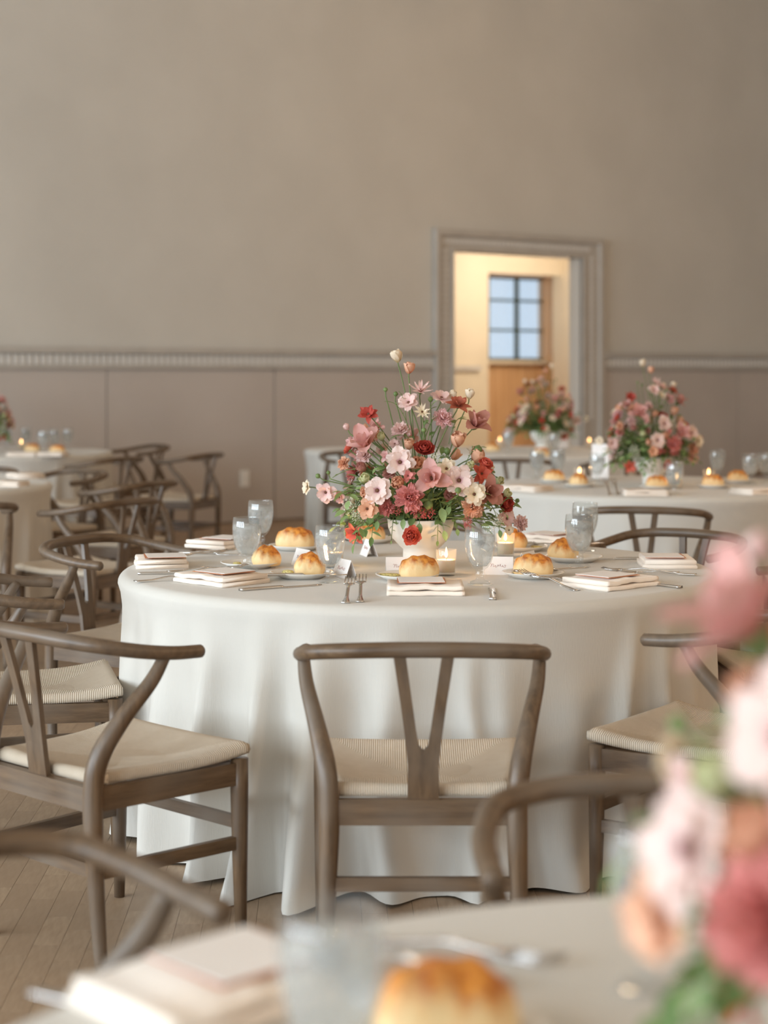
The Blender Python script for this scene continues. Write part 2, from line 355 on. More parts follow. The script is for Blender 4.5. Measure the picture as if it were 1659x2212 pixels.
# other walls, ceiling
struct(box_uvz('ceiling', U0 - 0.3, U1 + 0.3, -TH, V1 + 0.3, ZC, ZC + 0.1, M['ceiling']))
struct(box_uvz('wall_right', U1, U1 + 0.3, 0, V1, 0, ZC, M['wall']))
struct(box_uvz('wall_front', U0 - 0.3, U1 + 0.3, V1, V1 + 0.3, 0, ZC, M['wall']))
wl = B(); prev = 0.0
for v in WIN_V:
    wl.box((U0 - 0.3, prev, 0), (U0, v - 1.2, ZC), fr).box((U0 - 0.3, v - 1.2, 0), (U0, v + 1.2, 0.75), fr).box((U0 - 0.3, v - 1.2, 4.75), (U0, v + 1.2, ZC), fr); prev = v + 1.2
wl.box((U0 - 0.3, prev, 0), (U0, V1, ZC), fr); struct(wl.obj('wall_left', M['wall']))
for lbl, p, le in zip(('nearest the far wall', 'over the middle of the right side', 'at the right near the camera', 'behind the camera'), FILL_LAMPS, FILL_E):                                       # out-of-frame globes added as warm fill from the right of the hall
    t = thing('fill_pendant', 'out-of-frame globe added as warm fill ' + lbl, 'lamp', p, 0, 'added warm fill globes')
    B().lathe([(0.001, -0.2), (0.12, -0.16), (0.2, 0), (0.12, 0.16), (0.001, 0.2)], 20).obj('globe', M['globe'], t, True)
    B().tube([(0, 0, 0.2), (0, 0, ZC - p.z)], 0.012, 8).obj('rod', M['mullion'], t)
    l = bpy.data.lights.new('warm_fill_light', 'POINT'); l.energy = le; l.color = (1.0, 0.70, 0.43); l.shadow_soft_size = 0.3
    lo = bpy.data.objects.new('warm_fill_light', l); C.objects.link(lo); lo.location = p - Vector((0, 0, 0.55))

# room beyond the doorway
AV, AD = -2.6, 0.55                                   # its far wall, and the depth of the window recess in it
def au(px, v):
    k = (px - PX0) / FPX; o = WO + VD * v; return (k * o.y - o.x) / (UD.x - UD.y * k)
def az(px, py, v):
    p = WO + VD * v + UD * au(px, v); return HC - (py - HOR) / FPX * p.y
r0, r1 = au(1055, AV), au(1238, AV); rt = az(1140, 593, AV); wz0 = az(1130, 778, AV - AD); wz1 = rt
ab = B(); af0, af1 = du0 - 2.2, du1 + 2.2
ab.box((af0, AV - 0.15, 0), (r0, AV, 3.4), fr).box((r1, AV - 0.15, 0), (af1, AV, 3.4), fr).box((r0, AV - 0.15, rt), (r1, AV, 3.4), fr)
struct(ab.obj('wall_annex', M['annex']))
ra = B(); ra.box((r1, AV - AD - 0.1, 0), (r1 + 0.1, AV - 0.15, rt + 0.1), fr); ra.box((r0 - 0.1, AV - AD - 0.1, 0), (r0, AV - 0.15, rt + 0.1), fr)
ra.box((r0, AV - AD - 0.1, rt), (r1, AV - 0.15, rt + 0.1), fr); struct(ra.obj('wall_recess', M['annex_wood']))
w0, w1 = au(1056, AV - AD), au(1212, AV - AD)
struct(box_uvz('trim_4', w1, r1, AV - AD - 0.06, AV - AD, wz0, rt, M['annex_wood']))
pl = struct(box_uvz('wall_panelling', r0, r1, AV - AD - 0.08, AV - AD - 0.02, 0, wz0 - 0.05, M['annex_wood']))
n = 5
for i in range(n):
    a = r0 + (r1 - r0) * i / n; box_uvz('panel_board', a + 0.006, a + (r1 - r0) / n - 0.006, AV - AD - 0.02, AV - AD, 0, wz0 - 0.05, M['annex_wood'], pl)
box_uvz('sill', r0, r1, AV - AD - 0.08, AV - AD + 0.1, wz0 - 0.05, wz0, M['annex'], pl)
wn = link('window_1', None); struct(wn); wn['label'] = 'green-black steel window of six panes beyond the doorway'
b = B(); q = 0.028
b.box((w0, AV - AD - 0.06, wz0), (w1, AV - AD - 0.02, wz0 + q), fr).box((w0, AV - AD - 0.06, wz1 - q), (w1, AV - AD - 0.02, wz1), fr)
b.box((w0, AV - AD - 0.06, wz0), (w0 + q, AV - AD - 0.02, wz1), fr).box((w1 - q, AV - AD - 0.06, wz0), (w1, AV - AD - 0.02, wz1), fr)
b.obj('window_frame', M['mullion'], wn)
um = au(1120, AV - AD); box_uvz('mullion', um - 0.022, um + 0.022, AV - AD - 0.06, AV - AD - 0.015, wz0 + q, wz1 - q, M['mullion'], wn)
zs = [wz0 + q, az(1130, 714, AV - AD), az(1130, 650, AV - AD), wz1 - q]
for z in zs[1:3]:
    for a, c in ((w0 + q, um - 0.022), (um + 0.022, w1 - q)): box_uvz('glazing_bar', a, c, AV - AD - 0.055, AV - AD - 0.02, z - 0.014, z + 0.014, M['mullion'], wn)
for k in range(3):
    for a, c in ((w0 + q, um - 0.022), (um + 0.022, w1 - q)):
        box_uvz('pane', a, c, AV - AD - 0.044, AV - AD - 0.038, zs[k] + (0.014 if k else 0), zs[k + 1] - (0.014 if k < 2 else 0), M['pane'], wn)
struct(box_uvz('floor_annex', af0, af1, AV - AD - 0.1, -TH, -0.12, -0.002, M['floorfar']))
struct(box_uvz('ceiling_annex', af0, af1, AV - 0.15, -TH, 3.4, 3.5, M['ceiling']))
struct(box_uvz('wall_annex_left', af0 - 0.1, af0, AV, -TH, 0, 3.4, M['annex'])); struct(box_uvz('wall_annex_right', af1, af1 + 0.1, AV, -TH, 0, 3.4, M['annex']))
lz = az(1000, 790, AV + 0.05)
t4 = struct(box_uvz('trim_5', au(960, AV), au(1031, AV), AV, AV + 0.03, 0, lz - 0.06, M['annex']))
box_uvz('cap', au(960, AV), au(1033, AV), AV, AV + 0.07, lz - 0.06, lz, M['trim'], t4)
l = bpy.data.lights.new('annex_fill_light', 'POINT'); l.energy = 105; l.color = (1, 0.89, 0.76); l.shadow_soft_size = 0.2  # hidden fill light added to light the room beyond evenly
lo = bpy.data.objects.new('annex_fill_light', l); C.objects.link(lo); lo.location = W(du1 + 0.9, AV + 1.4, 2.6)
# outlet plate low on the wall
pu = wu(525); pz = HC - (1034 - HOR) / FPX * W(pu, 0.03, 0).y
t = thing('outlet_plate', 'small white outlet plate on the bare wainscot', 'outlet', W(pu, 0.022, pz), WANG)
bevel(B().box((-0.05, -0.010, -0.078), (0.05, 0.0, 0.078)).obj('plate', M['plate_white'], t), 0.004)
for dz in (-0.035, 0.035): B().box((-0.018, -0.013, dz - 0.022), (0.018, -0.010, dz + 0.022)).obj('socket', M['card'], t)

# ------------------------------------------------------------------ wishbone chair
def make_chair():
    t = link('wishbone_chair', None)
    half = [(0.268, 0.055, 0.710), (0.275, -0.03, 0.716), (0.272, -0.12, 0.729), (0.245, -0.205, 0.746), (0.172, -0.252, 0.756), (0.08, -0.266, 0.760)]
    pts = crom(half + [(0, -0.27, 0.761)] + [(-x, y, z) for x, y, z in reversed(half)], 5)
    e0 = pts[0] + (pts[0] - pts[1]).normalized() * 0.005; e1 = pts[-1] + (pts[-1] - pts[-2]).normalized() * 0.005
    k = len(pts); rad = [0.0165 + 0.002 * math.sin(math.pi * i / (k - 1)) for i in range(k)]
    B().tube([e0] + pts + [e1], [0.012] + rad + [0.012], 12, True, 0.95).obj('top_rail', M['wood_x'], t, True)
    # Y shaped splat
    L_ = [(-0.035, 0.41), (-0.034, 0.50), (-0.040, 0.56), (-0.050, 0.64), (-0.067, 0.756)]
    I_ = [(-0.040, 0.756), (-0.027, 0.66), (-0.016, 0.58), (-0.010, 0.545), (0, 0.534)]
    out = L_ + I_ + [(-x, z) for x, z in reversed(I_[:-1])] + [(-x, z) for x, z in reversed(L_)]
    yy = lambda z: -0.205 - 0.062 * max(0, (z - 0.42) / 0.32) ** 1.2
    bm = bmesh.new(); f = bm.faces.new([bm.verts.new((x, yy(z) - 0.006, z)) for x, z in out])
    r = bmesh.ops.extrude_face_region(bm, geom=[f]); bmesh.ops.translate(bm, verts=[v for v in r['geom'] if isinstance(v, bmesh.types.BMVert)], vec=(0, 0.013, 0))
    bmesh.ops.recalc_face_normals(bm, faces=bm.faces); bmesh.ops.triangulate(bm, faces=[f for f in bm.faces if len(f.verts) > 4])
    me = bpy.data.meshes.new('back_splat'); bm.to_mesh(me); bm.free(); me.materials.append(M['wood_z']); link('back_splat', me, t)
    for s in (-1, 1):
        p = crom([(s * 0.216, -0.190, 0), (s * 0.210, -0.203, 0.22), (s * 0.206, -0.207, 0.40), (s * 0.214, -0.196, 0.49), (s * 0.236, -0.148, 0.575), (s * 0.261, -0.085, 0.655), (s * 0.270, -0.05, 0.714)], 6)
        rr = [0.0145 + 0.0090 * min(1, v.z / 0.36) - 0.0085 * max(0, (v.z - 0.5) / 0.2) for v in p]
        B().tube(p, rr, 12).obj('leg', M['wood_z'], t, True)
        p = [Vector((s * 0.238, 0.208, 0)), Vector((s * 0.236, 0.206, 0.2)), Vector((s * 0.235, 0.205, 0.36)), Vector((s * 0.235, 0.205, 0.432))]
        B().tube(p, [0.0135, 0.019, 0.022, 0.022], 12).obj('leg', M['wood_z'], t, True)
    B().box((-0.2, -0.217, 0.368), (0.2, -0.195, 0.424)).obj('seat_rail', M['wood_x'], t)
    B().box((-0.23, 0.196, 0.375), (0.23, 0.214, 0.424)).obj('seat_rail', M['wood_x'], t)
    B().box((-0.2, -0.214, 0.222), (0.2, -0.198, 0.252)).obj('stretcher', M['wood_x'], t)
    B().box((-0.23, 0.198, 0.262), (0.23, 0.213, 0.292)).obj('stretcher', M['wood_x'], t)
    for s in (-1, 1):
        for nm, z0, z1, w in (('seat_rail', 0.370, 0.424, 0.010), ('stretcher', 0.215, 0.246, 0.008)):
            a, c = Vector((s * 0.207, -0.2, 0)), Vector((s * 0.236, 0.2, 0)); n_ = Vector(((c - a).y, -(c - a).x, 0)).normalized() * w
            V = [a - n_, a + n_, c + n_, c - n_]; V = [v + Vector((0, 0, z0)) for v in V] + [v + Vector((0, 0, z1)) for v in V]
            obj(nm, V, [(3, 2, 1, 0), (4, 5, 6, 7), (0, 1, 5, 4), (1, 2, 6, 5), (2, 3, 7, 6), (3, 0, 4, 7)], M['wood_y'], t)
    # woven seat, dished, rolled over its rails
    n = 28; V = []; F = []
    g = [-1 + 2 * i / n for i in range(n + 1)]; g = [math.copysign(abs(a) ** 0.8, a) for a in g]
    def top(u, v):
        y = 0.018 + v * 0.208; hw = 0.222 + 0.026 * v
        m_ = max(abs(u) ** 1, abs(v)); e = max(0, (m_ - 0.90) / 0.10)
        dz = -0.032 * (1 - u * u) ** 0.8 * (1 - v * v) ** 0.8 + 0.018 * max(0, v) ** 2 - 0.012 * (1 - math.sqrt(max(0, 1 - e * e)))
        return Vector((u * hw, y, 0.458 + dz))
    for v in g:
        for u in g: V.append(top(u, v))
    idx = lambda i, j: j * (n + 1) + i
    F = [(idx(i, j), idx(i + 1, j), idx(i + 1, j + 1), idx(i, j + 1)) for j in range(n) for i in range(n)]
    ring = [idx(i, 0) for i in range(n)] + [idx(n, j) for j in range(n)] + [idx(i, n) for i in range(n, 0, -1)] + [idx(0, j) for j in range(n, 0, -1)]
    prev = ring
    for dz, sc_ in ((-0.012, 1.008), (-0.021, 0.998), (-0.022, 0.93)):
        cur = []
        for k_ in ring:
            v = V[k_]; cur.append(len(V)); V.append(Vector((v.x * sc_, 0.018 + (v.y - 0.018) * sc_, v.z + dz)))
        F += [(prev[a], cur[a], cur[(a + 1) % len(ring)], prev[(a + 1) % len(ring)]) for a in range(len(ring))]; prev = cur
    F.append(tuple(reversed(prev)))
    s = obj('seat', V, F, M['cord'], t, True); s['label'] = 'woven natural paper cord seat'
    return t
chair0 = make_chair(); first = [True]
def chair(x, y, heading, label, group):
    o = chair0 if first[0] else copy_tree(chair0); first[0] = False
    o.location = (x, y, 0); o.rotation_euler = (0, 0, -R(heading)); tag(o, label, 'chair', group); return o
MG = 'chairs around the flower table in focus'
chair(0.086, 4.085, 0, 'weathered oak wishbone chair seen squarely from behind, middle of picture', MG)
chair(-0.66, 4.27, 44, 'weathered oak wishbone chair at lower left, turned three-quarter, right armrest pointing at table', MG)
chair(-1.02, 5.2, 76, 'oak wishbone chair behind the lower-left chair, striped cord seat and blunt arm ends', MG)
chair(-0.87, 6.19, 119, 'oak wishbone chair at the left rear of the main table, arm end facing camera', MG)
chair(0.10, 6.70, 180, 'wishbone chair behind the main bouquet, mostly hidden by flowers', MG)
chair(0.975, 6.38, 223, 'wishbone chair at right rear of main table, curved rail just above the cloth', MG)
chair(1.29, 5.52, 268, 'wishbone chair at right edge of main table, cut by frame, seat just visible', MG)
chair(0.836, 4.483, 306, 'wishbone chair at lower right, partly behind the blurred foreground flowers', MG)
FG = 'blurred chairs at the foreground table'
chair(0.41, 2.31, 180, 'blurred wishbone chair rail arching beside the foreground flowers', FG)
chair(-0.42, 1.97, 134, 'blurred wishbone chair rail sweeping across the lower left corner', FG)
RG = 'chairs around the table at right rear'
chair(1.19, 7.96, 13, 'wishbone chair with its back to us before the right rear table', RG)
chair(1.93, 7.85, 278, 'wishbone chair cut by the right edge beside the right rear table', RG)
chair(2.30, 10.4, 215, 'wishbone chair behind the right rear table, right of its flowers', RG)
TG = 'chairs around the farthest table near the doorway'
chair(0.93, 12.35, 12, 'dim wishbone chair before the far doorway table, rail left of the candles', TG)
chair(1.65, 12.3, -10, 'dim wishbone chair before the far doorway table, below the white card', TG)
chair(-0.15, 13.0, 150, 'dim wishbone chair rail beside the pale draped side table', TG)
LG = 'chairs around the left tables'
chair(-2.01, 8.16, -28, 'wishbone chair at far left edge, seen from behind against the cloth', LG)
chair(-1.40, 8.34, -58, 'blurred wishbone chair left of centre with long sloping rail and split back', LG)
chair(-1.46, 9.68, -62, 'blurred wishbone chair just behind the sloping-rail chair', LG)
chair(-1.98, 10.55, 225, 'blurred wishbone chair with pale highlight on its rail at the left rear table', LG)
chair(-2.55, 10.75, 190, 'blurred wishbone chair at the left edge behind the nearer left table', LG)
chair(-2.02, 12.4, -60, 'far wishbone chair with long rail before the back left table', LG)
chair(-1.50, 13.0, -68, 'far wishbone chair standing apart at the right of the back left table', LG)
chair(-2.05, 14.3, 240, 'farthest wishbone chair close to the wall at left', LG)

# ------------------------------------------------------------------ draped tables
TZ = 0.76
def draped(name, x, y, r, seed, label, group='round tables under floor-length cloths', nf=27, flares=()):
    rnd = random.Random(seed); NA = 360
    folds = []; a = rnd.random() * 0.2
    while a < 2 * math.pi - 0.1:
        folds.append((a, rnd.uniform(0.032, 0.07), rnd.uniform(0.45, 1.0), rnd.uniform(0.0, 0.22))); a += 2 * math.pi / nf * rnd.uniform(0.65, 1.4)
    prof = [('t', k / 8) for k in range(1, 9)] + [('e', k / 6) for k in range(1, 7)] + [('s', k / 26) for k in range(1, 27)]
    V = [(0, 0, TZ)]; F = []
    er = 0.03
    for kind, t in prof:
        for j in range(NA):
            th = 2 * math.pi * j / NA
            if kind == 't': rr, z = (r - er) * t, TZ
            elif kind == 'e': rr, z = r - er + er * math.sin(t * math.pi / 2), TZ - er + er * math.cos(t * math.pi / 2)
            else:
                z = (TZ - er) * (1 - t) + 0.004
                amp = 0.0
                for (fa, w, h, st) in folds:
                    d = (th - fa + math.pi) % (2 * math.pi) - math.pi; d += 0.02 * math.sin(7 * t + fa * 9)
                    s_ = max(0, (t - st) / (1 - st)) ** 0.85; amp += h * s_ * math.exp(-(d / w) ** 2)
                rr = r - 0.055 * t ** 0.6 + 0.105 * min(1.0, amp) + 0.003 * math.sin(th * 5 + seed) * t
                for fa, w, am in flares: rr += am * t ** 1.1 * math.exp(-(((th - R(fa) + math.pi) % (2 * math.pi) - math.pi) / w) ** 2)
                if t > 0.95: rr += 0.003 * (t - 0.93) / 0.07 * (0.5 + 0.5 * math.sin(th * 31 + seed))
                z += 0.012 * (0.5 + 0.5 * math.sin(th * 13 + seed * 2)) * t
            V.append((rr * math.cos(th), rr * math.sin(th), z))
    F += [(0, 1 + j, 1 + (j + 1) % NA) for j in range(NA)]
    for i in range(len(prof) - 1):
        o_, p_ = 1 + i * NA, 1 + (i + 1) * NA
        F += [(o_ + j, p_ + j, p_ + (j + 1) % NA, o_ + (j + 1) % NA) for j in range(NA)]
    o = obj(name, V, F, M['cloth'], None, True, loc=(x, y, 0)); tag(o, label, 'table', group); return o
T1 = (0.105, 5.44); T2 = (1.43, 9.4); T3 = (1.22, 13.55); T4 = (-2.98, 13.4); T5 = (-2.72, 9.55); T0 = (0.42, 1.15)
draped('draped_table', *T1, 0.915, 3, 'main round table in focus under floor-length ivory linen cloth', flares=((-108, 0.07, 0.18), (-118, 0.05, 0.15), (-77, 0.06, 0.10), (-130, 0.06, 0.07)))
draped('draped_table', *T2, 0.915, 5, 'round white-clothed table at right rear under the blurred bouquet')
draped('draped_table', *T3, 0.915, 8, 'far round white-clothed table in front of the doorway')
draped('draped_table', *T4, 0.915, 11, 'far round white-clothed table at left near the wall')
draped('draped_table', *T5, 0.915, 14, 'round white-clothed table cut by the left edge, mid distance')
draped('draped_table', *T0, 0.915, 17, 'blurred foreground table corner along the bottom of the picture')
draped('draped_table', -0.17, 13.9, 0.46, 21, 'small pale draped side table by the wall, left of the bouquet', None, 14)

# ------------------------------------------------------------------ tableware prototypes (shared meshes)
def rz(h): return -R(h)
GOB = B().lathe([(0.0008, 0.002), (0.030, 0.0), (0.036, 0.002), (0.036, 0.004), (0.028, 0.009), (0.014, 0.014), (0.011, 0.020), (0.014, 0.026), (0.0155, 0.031), (0.0125, 0.037), (0.0135, 0.043),
  (0.022, 0.049), (0.032, 0.064), (0.0395, 0.086), (0.0435, 0.112), (0.0440, 0.130), (0.0425, 0.150), (0.0408, 0.163), (0.0398, 0.1635), (0.0393, 0.162), (0.0410, 0.149), (0.0423, 0.130), (0.0418, 0.112), (0.0378, 0.087), (0.030, 0.066), (0.020, 0.053), (0.0008, 0.049)], 40).me('goblet_glass', M['glass'], True)
WAT = B().lathe([(0.0008, 0.0502), (0.0195, 0.0542), (0.0293, 0.0668), (0.0370, 0.0876), (0.0410, 0.1125), (0.0415, 0.130), (0.0408, 0.1415), (0.0008, 0.1405)], 32).me('water', M['water'], True)
def ice_me(seed):
    rd = random.Random(seed); s = 0.011
    V = [Vector((x, y, z)) * s + Vector((rd.uniform(-1, 1), rd.uniform(-1, 1), rd.uniform(-1, 1))) * 0.003 for z in (-1, 1) for x, y in ((-1, -1), (1, -1), (1, 1), (-1, 1))]
    return mesh('ice_cube', V, [(3, 2, 1, 0), (4, 5, 6, 7), (0, 1, 5, 4), (1, 2, 6, 5), (2, 3, 7, 6), (3, 0, 4, 7)], M['ice'])
ICE = [ice_me(k) for k in range(3)]
def goblet(p, label, group):
    t = thing('water_goblet', label, 'glass', p, random.uniform(0, 6), group)
    g = link('goblet_glass', GOB, t); link('water', WAT, t)
    for k, (x, y, z) in enumerate(((0.012, 0.008, 0.126), (-0.014, -0.006, 0.128), (0.004, -0.016, 0.108))):
        link('ice_cube', ICE[k], t, (x, y, z), (random.uniform(0, 3), random.uniform(0, 3), random.uniform(0, 3)))
    return t
PLATE = B().lathe([(0.0008, 0.004), (0.05, 0.004), (0.056, 0.0), (0.06, 0.0), (0.075, 0.009), (0.092, 0.0175), (0.0925, 0.019), (0.088, 0.0185), (0.07, 0.0105), (0.056, 0.0075), (0.0008, 0.0075)], 44).me('bread_plate', M['china'], True)
def plate(p, label, group): return tag(link('bread_plate', PLATE, None, p), label, 'plate', group)
def roll_me(kind, seed):
    rd = random.Random(seed); bm = bmesh.new(); bmesh.ops.create_icosphere(bm, subdivisions=4, radius=1)
    a, b_, h = ((0.057, 0.037, 0.037) if kind == 'loaf' else (0.047, 0.043, 0.040))
    ph = [rd.uniform(0, 6) for _ in range(6)]
    for v in bm.verts:
        c = v.co.copy(); e = 0.70 if kind == 'loaf' else 0.85
        x, y, z = (math.copysign(abs(k) ** e, k) for k in c)
        tp = 1.0 - (0.14 if kind == 'loaf' else 0.24) * max(0, z)
        w = 1 + 0.05 * math.sin(3 * x + ph[0]) * math.cos(4 * y + ph[1]) + 0.03 * math.sin(9 * x + ph[2]) * math.sin(8 * y + ph[3])
        zz = max(z, -0.62) * h * (w if z > 0 else 1)
        if z > 0.5: zz += 0.0022 * math.sin(170 * x * a + ph[4]) + 0.002 * math.sin(200 * y * b_ + ph[5])
        v.co = (x * a * tp * w, y * b_ * tp * w, zz + 0.62 * h)
    me = bpy.data.meshes.new('bread_roll'); bm.to_mesh(me); bm.free(); me.materials.append(M['bread'])
    me.polygons.foreach_set('use_smooth', [True] * len(me.polygons)); return me
LOAF = [roll_me('loaf', k) for k in (1, 2)]; DOME = [roll_me('dome', k) for k in (3, 4)]
def roll(p, h, kind, label, group, s=1.0, dz=0.0078):
    o = link('bread_roll', (LOAF if kind == 'loaf' else DOME)[random.randrange(2)], None, Vector(p) + Vector((0, 0, dz)), (0, 0, rz(h))); o.scale = (s, s, s)
    return tag(o, label, 'bread', group)
def napkin_me():
    """napkin folded in three: layered rounded folds along the front edge"""
    b = B(); w, d, n, nx = 0.105, 0.085, 6, 22
    for k in range(2):
        z0 = 0.0112 * k; inset = 0.004 * k
        ring = []
        for i in range(n + 1):
            a = -math.pi / 2 + math.pi * i / n; ring.append((-d + inset + 0.0055 - 0.0055 * math.cos(a), z0 + 0.0056 + 0.0055 * math.sin(a)))
        ring += [(d - inset * 1.5, z0 + 0.0111), (d - inset * 1.5, z0 + 0.0002)]
        V = []; m = len(ring)
        for j in range(nx + 1):
            x = -w + inset * 0.6 + (2 * w - inset * 1.2) * j / nx; wv = 0.0012 * math.sin(x * 60 + k * 2) + 0.0008 * math.sin(x * 130 + k)
            for (y, z) in ring: V.append((x, y + 0.002 * math.sin(x * 40 + k), max(0.0003, z + wv * (0.3 + 0.5 * k) + 0.0022 * k * math.sin(math.pi * j / nx))))
        F = [(j * m + i, (j + 1) * m + i, (j + 1) * m + (i + 1) % m, j * m + (i + 1) % m) for j in range(nx) for i in range(m)]
        F += [tuple(range(m)), tuple(reversed(range(nx * m, nx * m + m)))]
        b.add(V, F)
    return b.me('folded_napkin', M['napkin'], True)
NAP = napkin_me()
def napkin(p, h, label, group, s=1.0):
    o = link('folded_napkin', NAP, None, p, (0, 0, rz(h))); o.scale = (s, s, 1.15); return tag(o, label, 'napkin', group)
CARD = B().box((-0.062, -0.045, 0), (0.062, 0.075, 0.0012)).me('menu_card', M['card']); RUST = B().box((-0.066, -0.052, 0), (0.066, 0.072, 0.0012)).me('rust_sheet', M['rust'])
def menu(p, h, label, group, rust=True, off=(0, 0)):
    t = thing('menu_card', label, 'card', Vector(p) + Vector((0, 0, 0.0305)), rz(h), group)
    if rust: link('backing_sheet', RUST, t, (off[0], off[1], 0))['label'] = 'rust coloured backing sheet'
    link('card_sheet', CARD, t, (off[0], off[1], 0.0016 if rust else 0), (0, 0, R(2))); return t
def tent_me():
    V = []; th = 0.0008
    pr = [(-0.020, 0.0), (0, 0.052), (0.020, 0.0), (0.0185, 0.0), (0, 0.0495), (-0.0185, 0.0)]
    for x in (-0.045, 0.045): V += [(x, y, z) for y, z in pr]
    F = [(i, (i + 1) % 6, 6 + (i + 1) % 6, 6 + i) for i in range(6)] + [(0, 5, 4, 1), (1, 4, 3, 2), (6, 7, 10, 11), (7, 8, 9, 10)]
    return mesh('place_card', V, F, M['card'])
TENT = tent_me()
def scrawl_me():
    rd = random.Random(5); pts = []
    for i in range(60):
        t = i / 59; x = -0.024 + 0.048 * t + 0.0025 * math.sin(t * 44); zz = 0.026 + 0.0035 * math.sin(t * 40 + 1) * (1.6 if i < 10 else 0.8) + 0.002 * math.sin(t * 13)
        pts.append(Vector((x, -0.020 * (1 - zz / 0.052) - 0.0006, zz)))
    return B().tube(pts, 0.00035, 4).me('handwriting', M['ink'])
SCR = scrawl_me()
def tent(p, h, label, group):
    t = thing('place_card', label, 'place card', p, rz(h), group); link('folded_card', TENT, t); link('handwriting', SCR, t)['label'] = 'rust ink script'
    return t
def fork_me():
    b = B()
    def prof(y):                                     # half width and height along the length
        if y < -0.05: return 0.0045 + 0.006 * ((-0.05 - y) / 0.05) ** 1.5, 0.004
        if y < 0.035: return 0.0042, 0.004 + 0.006 * (1 - abs(y + 0.005) / 0.05 if abs(y + 0.005) < 0.05 else 0)
        t = (y - 0.035) / 0.02; return 0.0042 + 0.0085 * min(1, t), 0.0055 - 0.001 * t
    ys = [-0.1 + 0.155 * i / 24 for i in range(25)]; V = []
    for y in ys:
        w, z = prof(y); V += [(-w, y, z - 0.001), (w, y, z - 0.001), (w * 0.8, y, z + 0.0014), (-w * 0.8, y, z + 0.0014)]
    F = [(4 * i + j, 4 * i + (j + 1) % 4, 4 * i + 4 + (j + 1) % 4, 4 * i + 4 + j) for i in range(24) for j in range(4)] + [(3, 2, 1, 0), (96, 97, 98, 99)]
    b.add(V, F)
    for k in range(4):
        x = -0.0112 + 0.00747 * k; b.tube([(x, 0.054, 0.0045), (x, 0.08, 0.0035), (x, 0.105, 0.0075)], [0.0017, 0.0015, 0.0008], 6)
    return b.me('fork', M['steel'], True)
FORK = fork_me()
def knife_me():
    b = B(); ys = [-0.115 + 0.225 * i / 30 for i in range(31)]; V = []
    for y in ys:
        if y < 0.0: x0 = x1 = 0.0055 + 0.003 * max(0, (-0.03 - y) / 0.085); th = 0.0028
        else: t = y / 0.11; x0 = 0.006; x1 = 0.0105 * (1 - max(0, (t - 0.75) / 0.25) ** 2 * 0.9); th = 0.0011
        V += [(-x0, y, 0.0003), (x1, y, 0.0003), (x1 * 0.9, y, 0.0003 + 2 * th), (-x0 * 0.8, y, 0.0003 + 2 * th)]
    F = [(4 * i + j, 4 * i + (j + 1) % 4, 4 * i + 4 + (j + 1) % 4, 4 * i + 4 + j) for i in range(30) for j in range(4)] + [(3, 2, 1, 0), (120, 121, 122, 123)]
    return b.add(V, F).me('table_knife', M['steel'], True)
KNIFE = knife_me()
def cutlery(kind, p, h, label, group, tilt=0.0, dz=0.0):
    o = link(kind, FORK if kind == 'fork' else KNIFE, None, Vector(p) + Vector((0, 0, dz)), Euler((R(tilt), 0, rz(h)))); o.scale = (1.2, 1.15, 1.3); return tag(o, label, kind if kind == 'fork' else 'knife', group)
HOLD = B().lathe([(0.0008, 0.0), (0.025, 0.0), (0.0272, 0.002), (0.031, 0.076), (0.0305, 0.077), (0.0295, 0.0765), (0.0258, 0.010), (0.0008, 0.008)], 36).me('votive_glass', M['glass'], True)
WAX = B().lathe([(0.0008, 0.0085), (0.0250, 0.0105), (0.0272, 0.046), (0.0265, 0.0475), (0.018, 0.0455), (0.0008, 0.0450)], 30).me('wax', M['wax'], True)
WICK = B().tube([(0, 0, 0.045), (0.0004, 0, 0.053), (0.0014, 0, 0.056)], 0.0009, 6).me('wick', M['wick'])
FLM = B().lathe([(0.0003, 0.052), (0.0034, 0.057), (0.0045, 0.062), (0.0036, 0.069), (0.0018, 0.077), (0.0002, 0.084)], 12).me('flame', M['flame'], True)
def candle(p, label, group, e=1.4):
    hd = tag(link('votive_holder', HOLD, None, p), 'clear glass holder around the ' + label, 'candle holder', group + ', glass holders')
    t = thing('votive_candle', 'lit white votive candle, ' + label.replace('votive ', ''), 'candle', p, 0, group)
    link('wax', WAX, t); link('wick', WICK, t); link('flame', FLM, t)
    if e:
        l = bpy.data.lights.new('candle_light', 'POINT'); l.energy = e; l.color = (1, 0.55, 0.22); l.shadow_soft_size = 0.006
        lo = bpy.data.objects.new('candle_light', l); C.objects.link(lo); lo.location = Vector(p) + Vector((0, 0, 0.068))
def butter(p, h, label, s=(1, 1, 1)):
    b = B().lathe([(0.0005, 0), (0.02, 0), (0.022, 0.004), (0.017, 0.009), (0.0005, 0.011)], 16).obj('herb_butter', M['butter'], None, True, loc=p, rot=(0, 0, rz(h))); b.scale = s
    return tag(b, label, 'butter', 'herb butter pats')

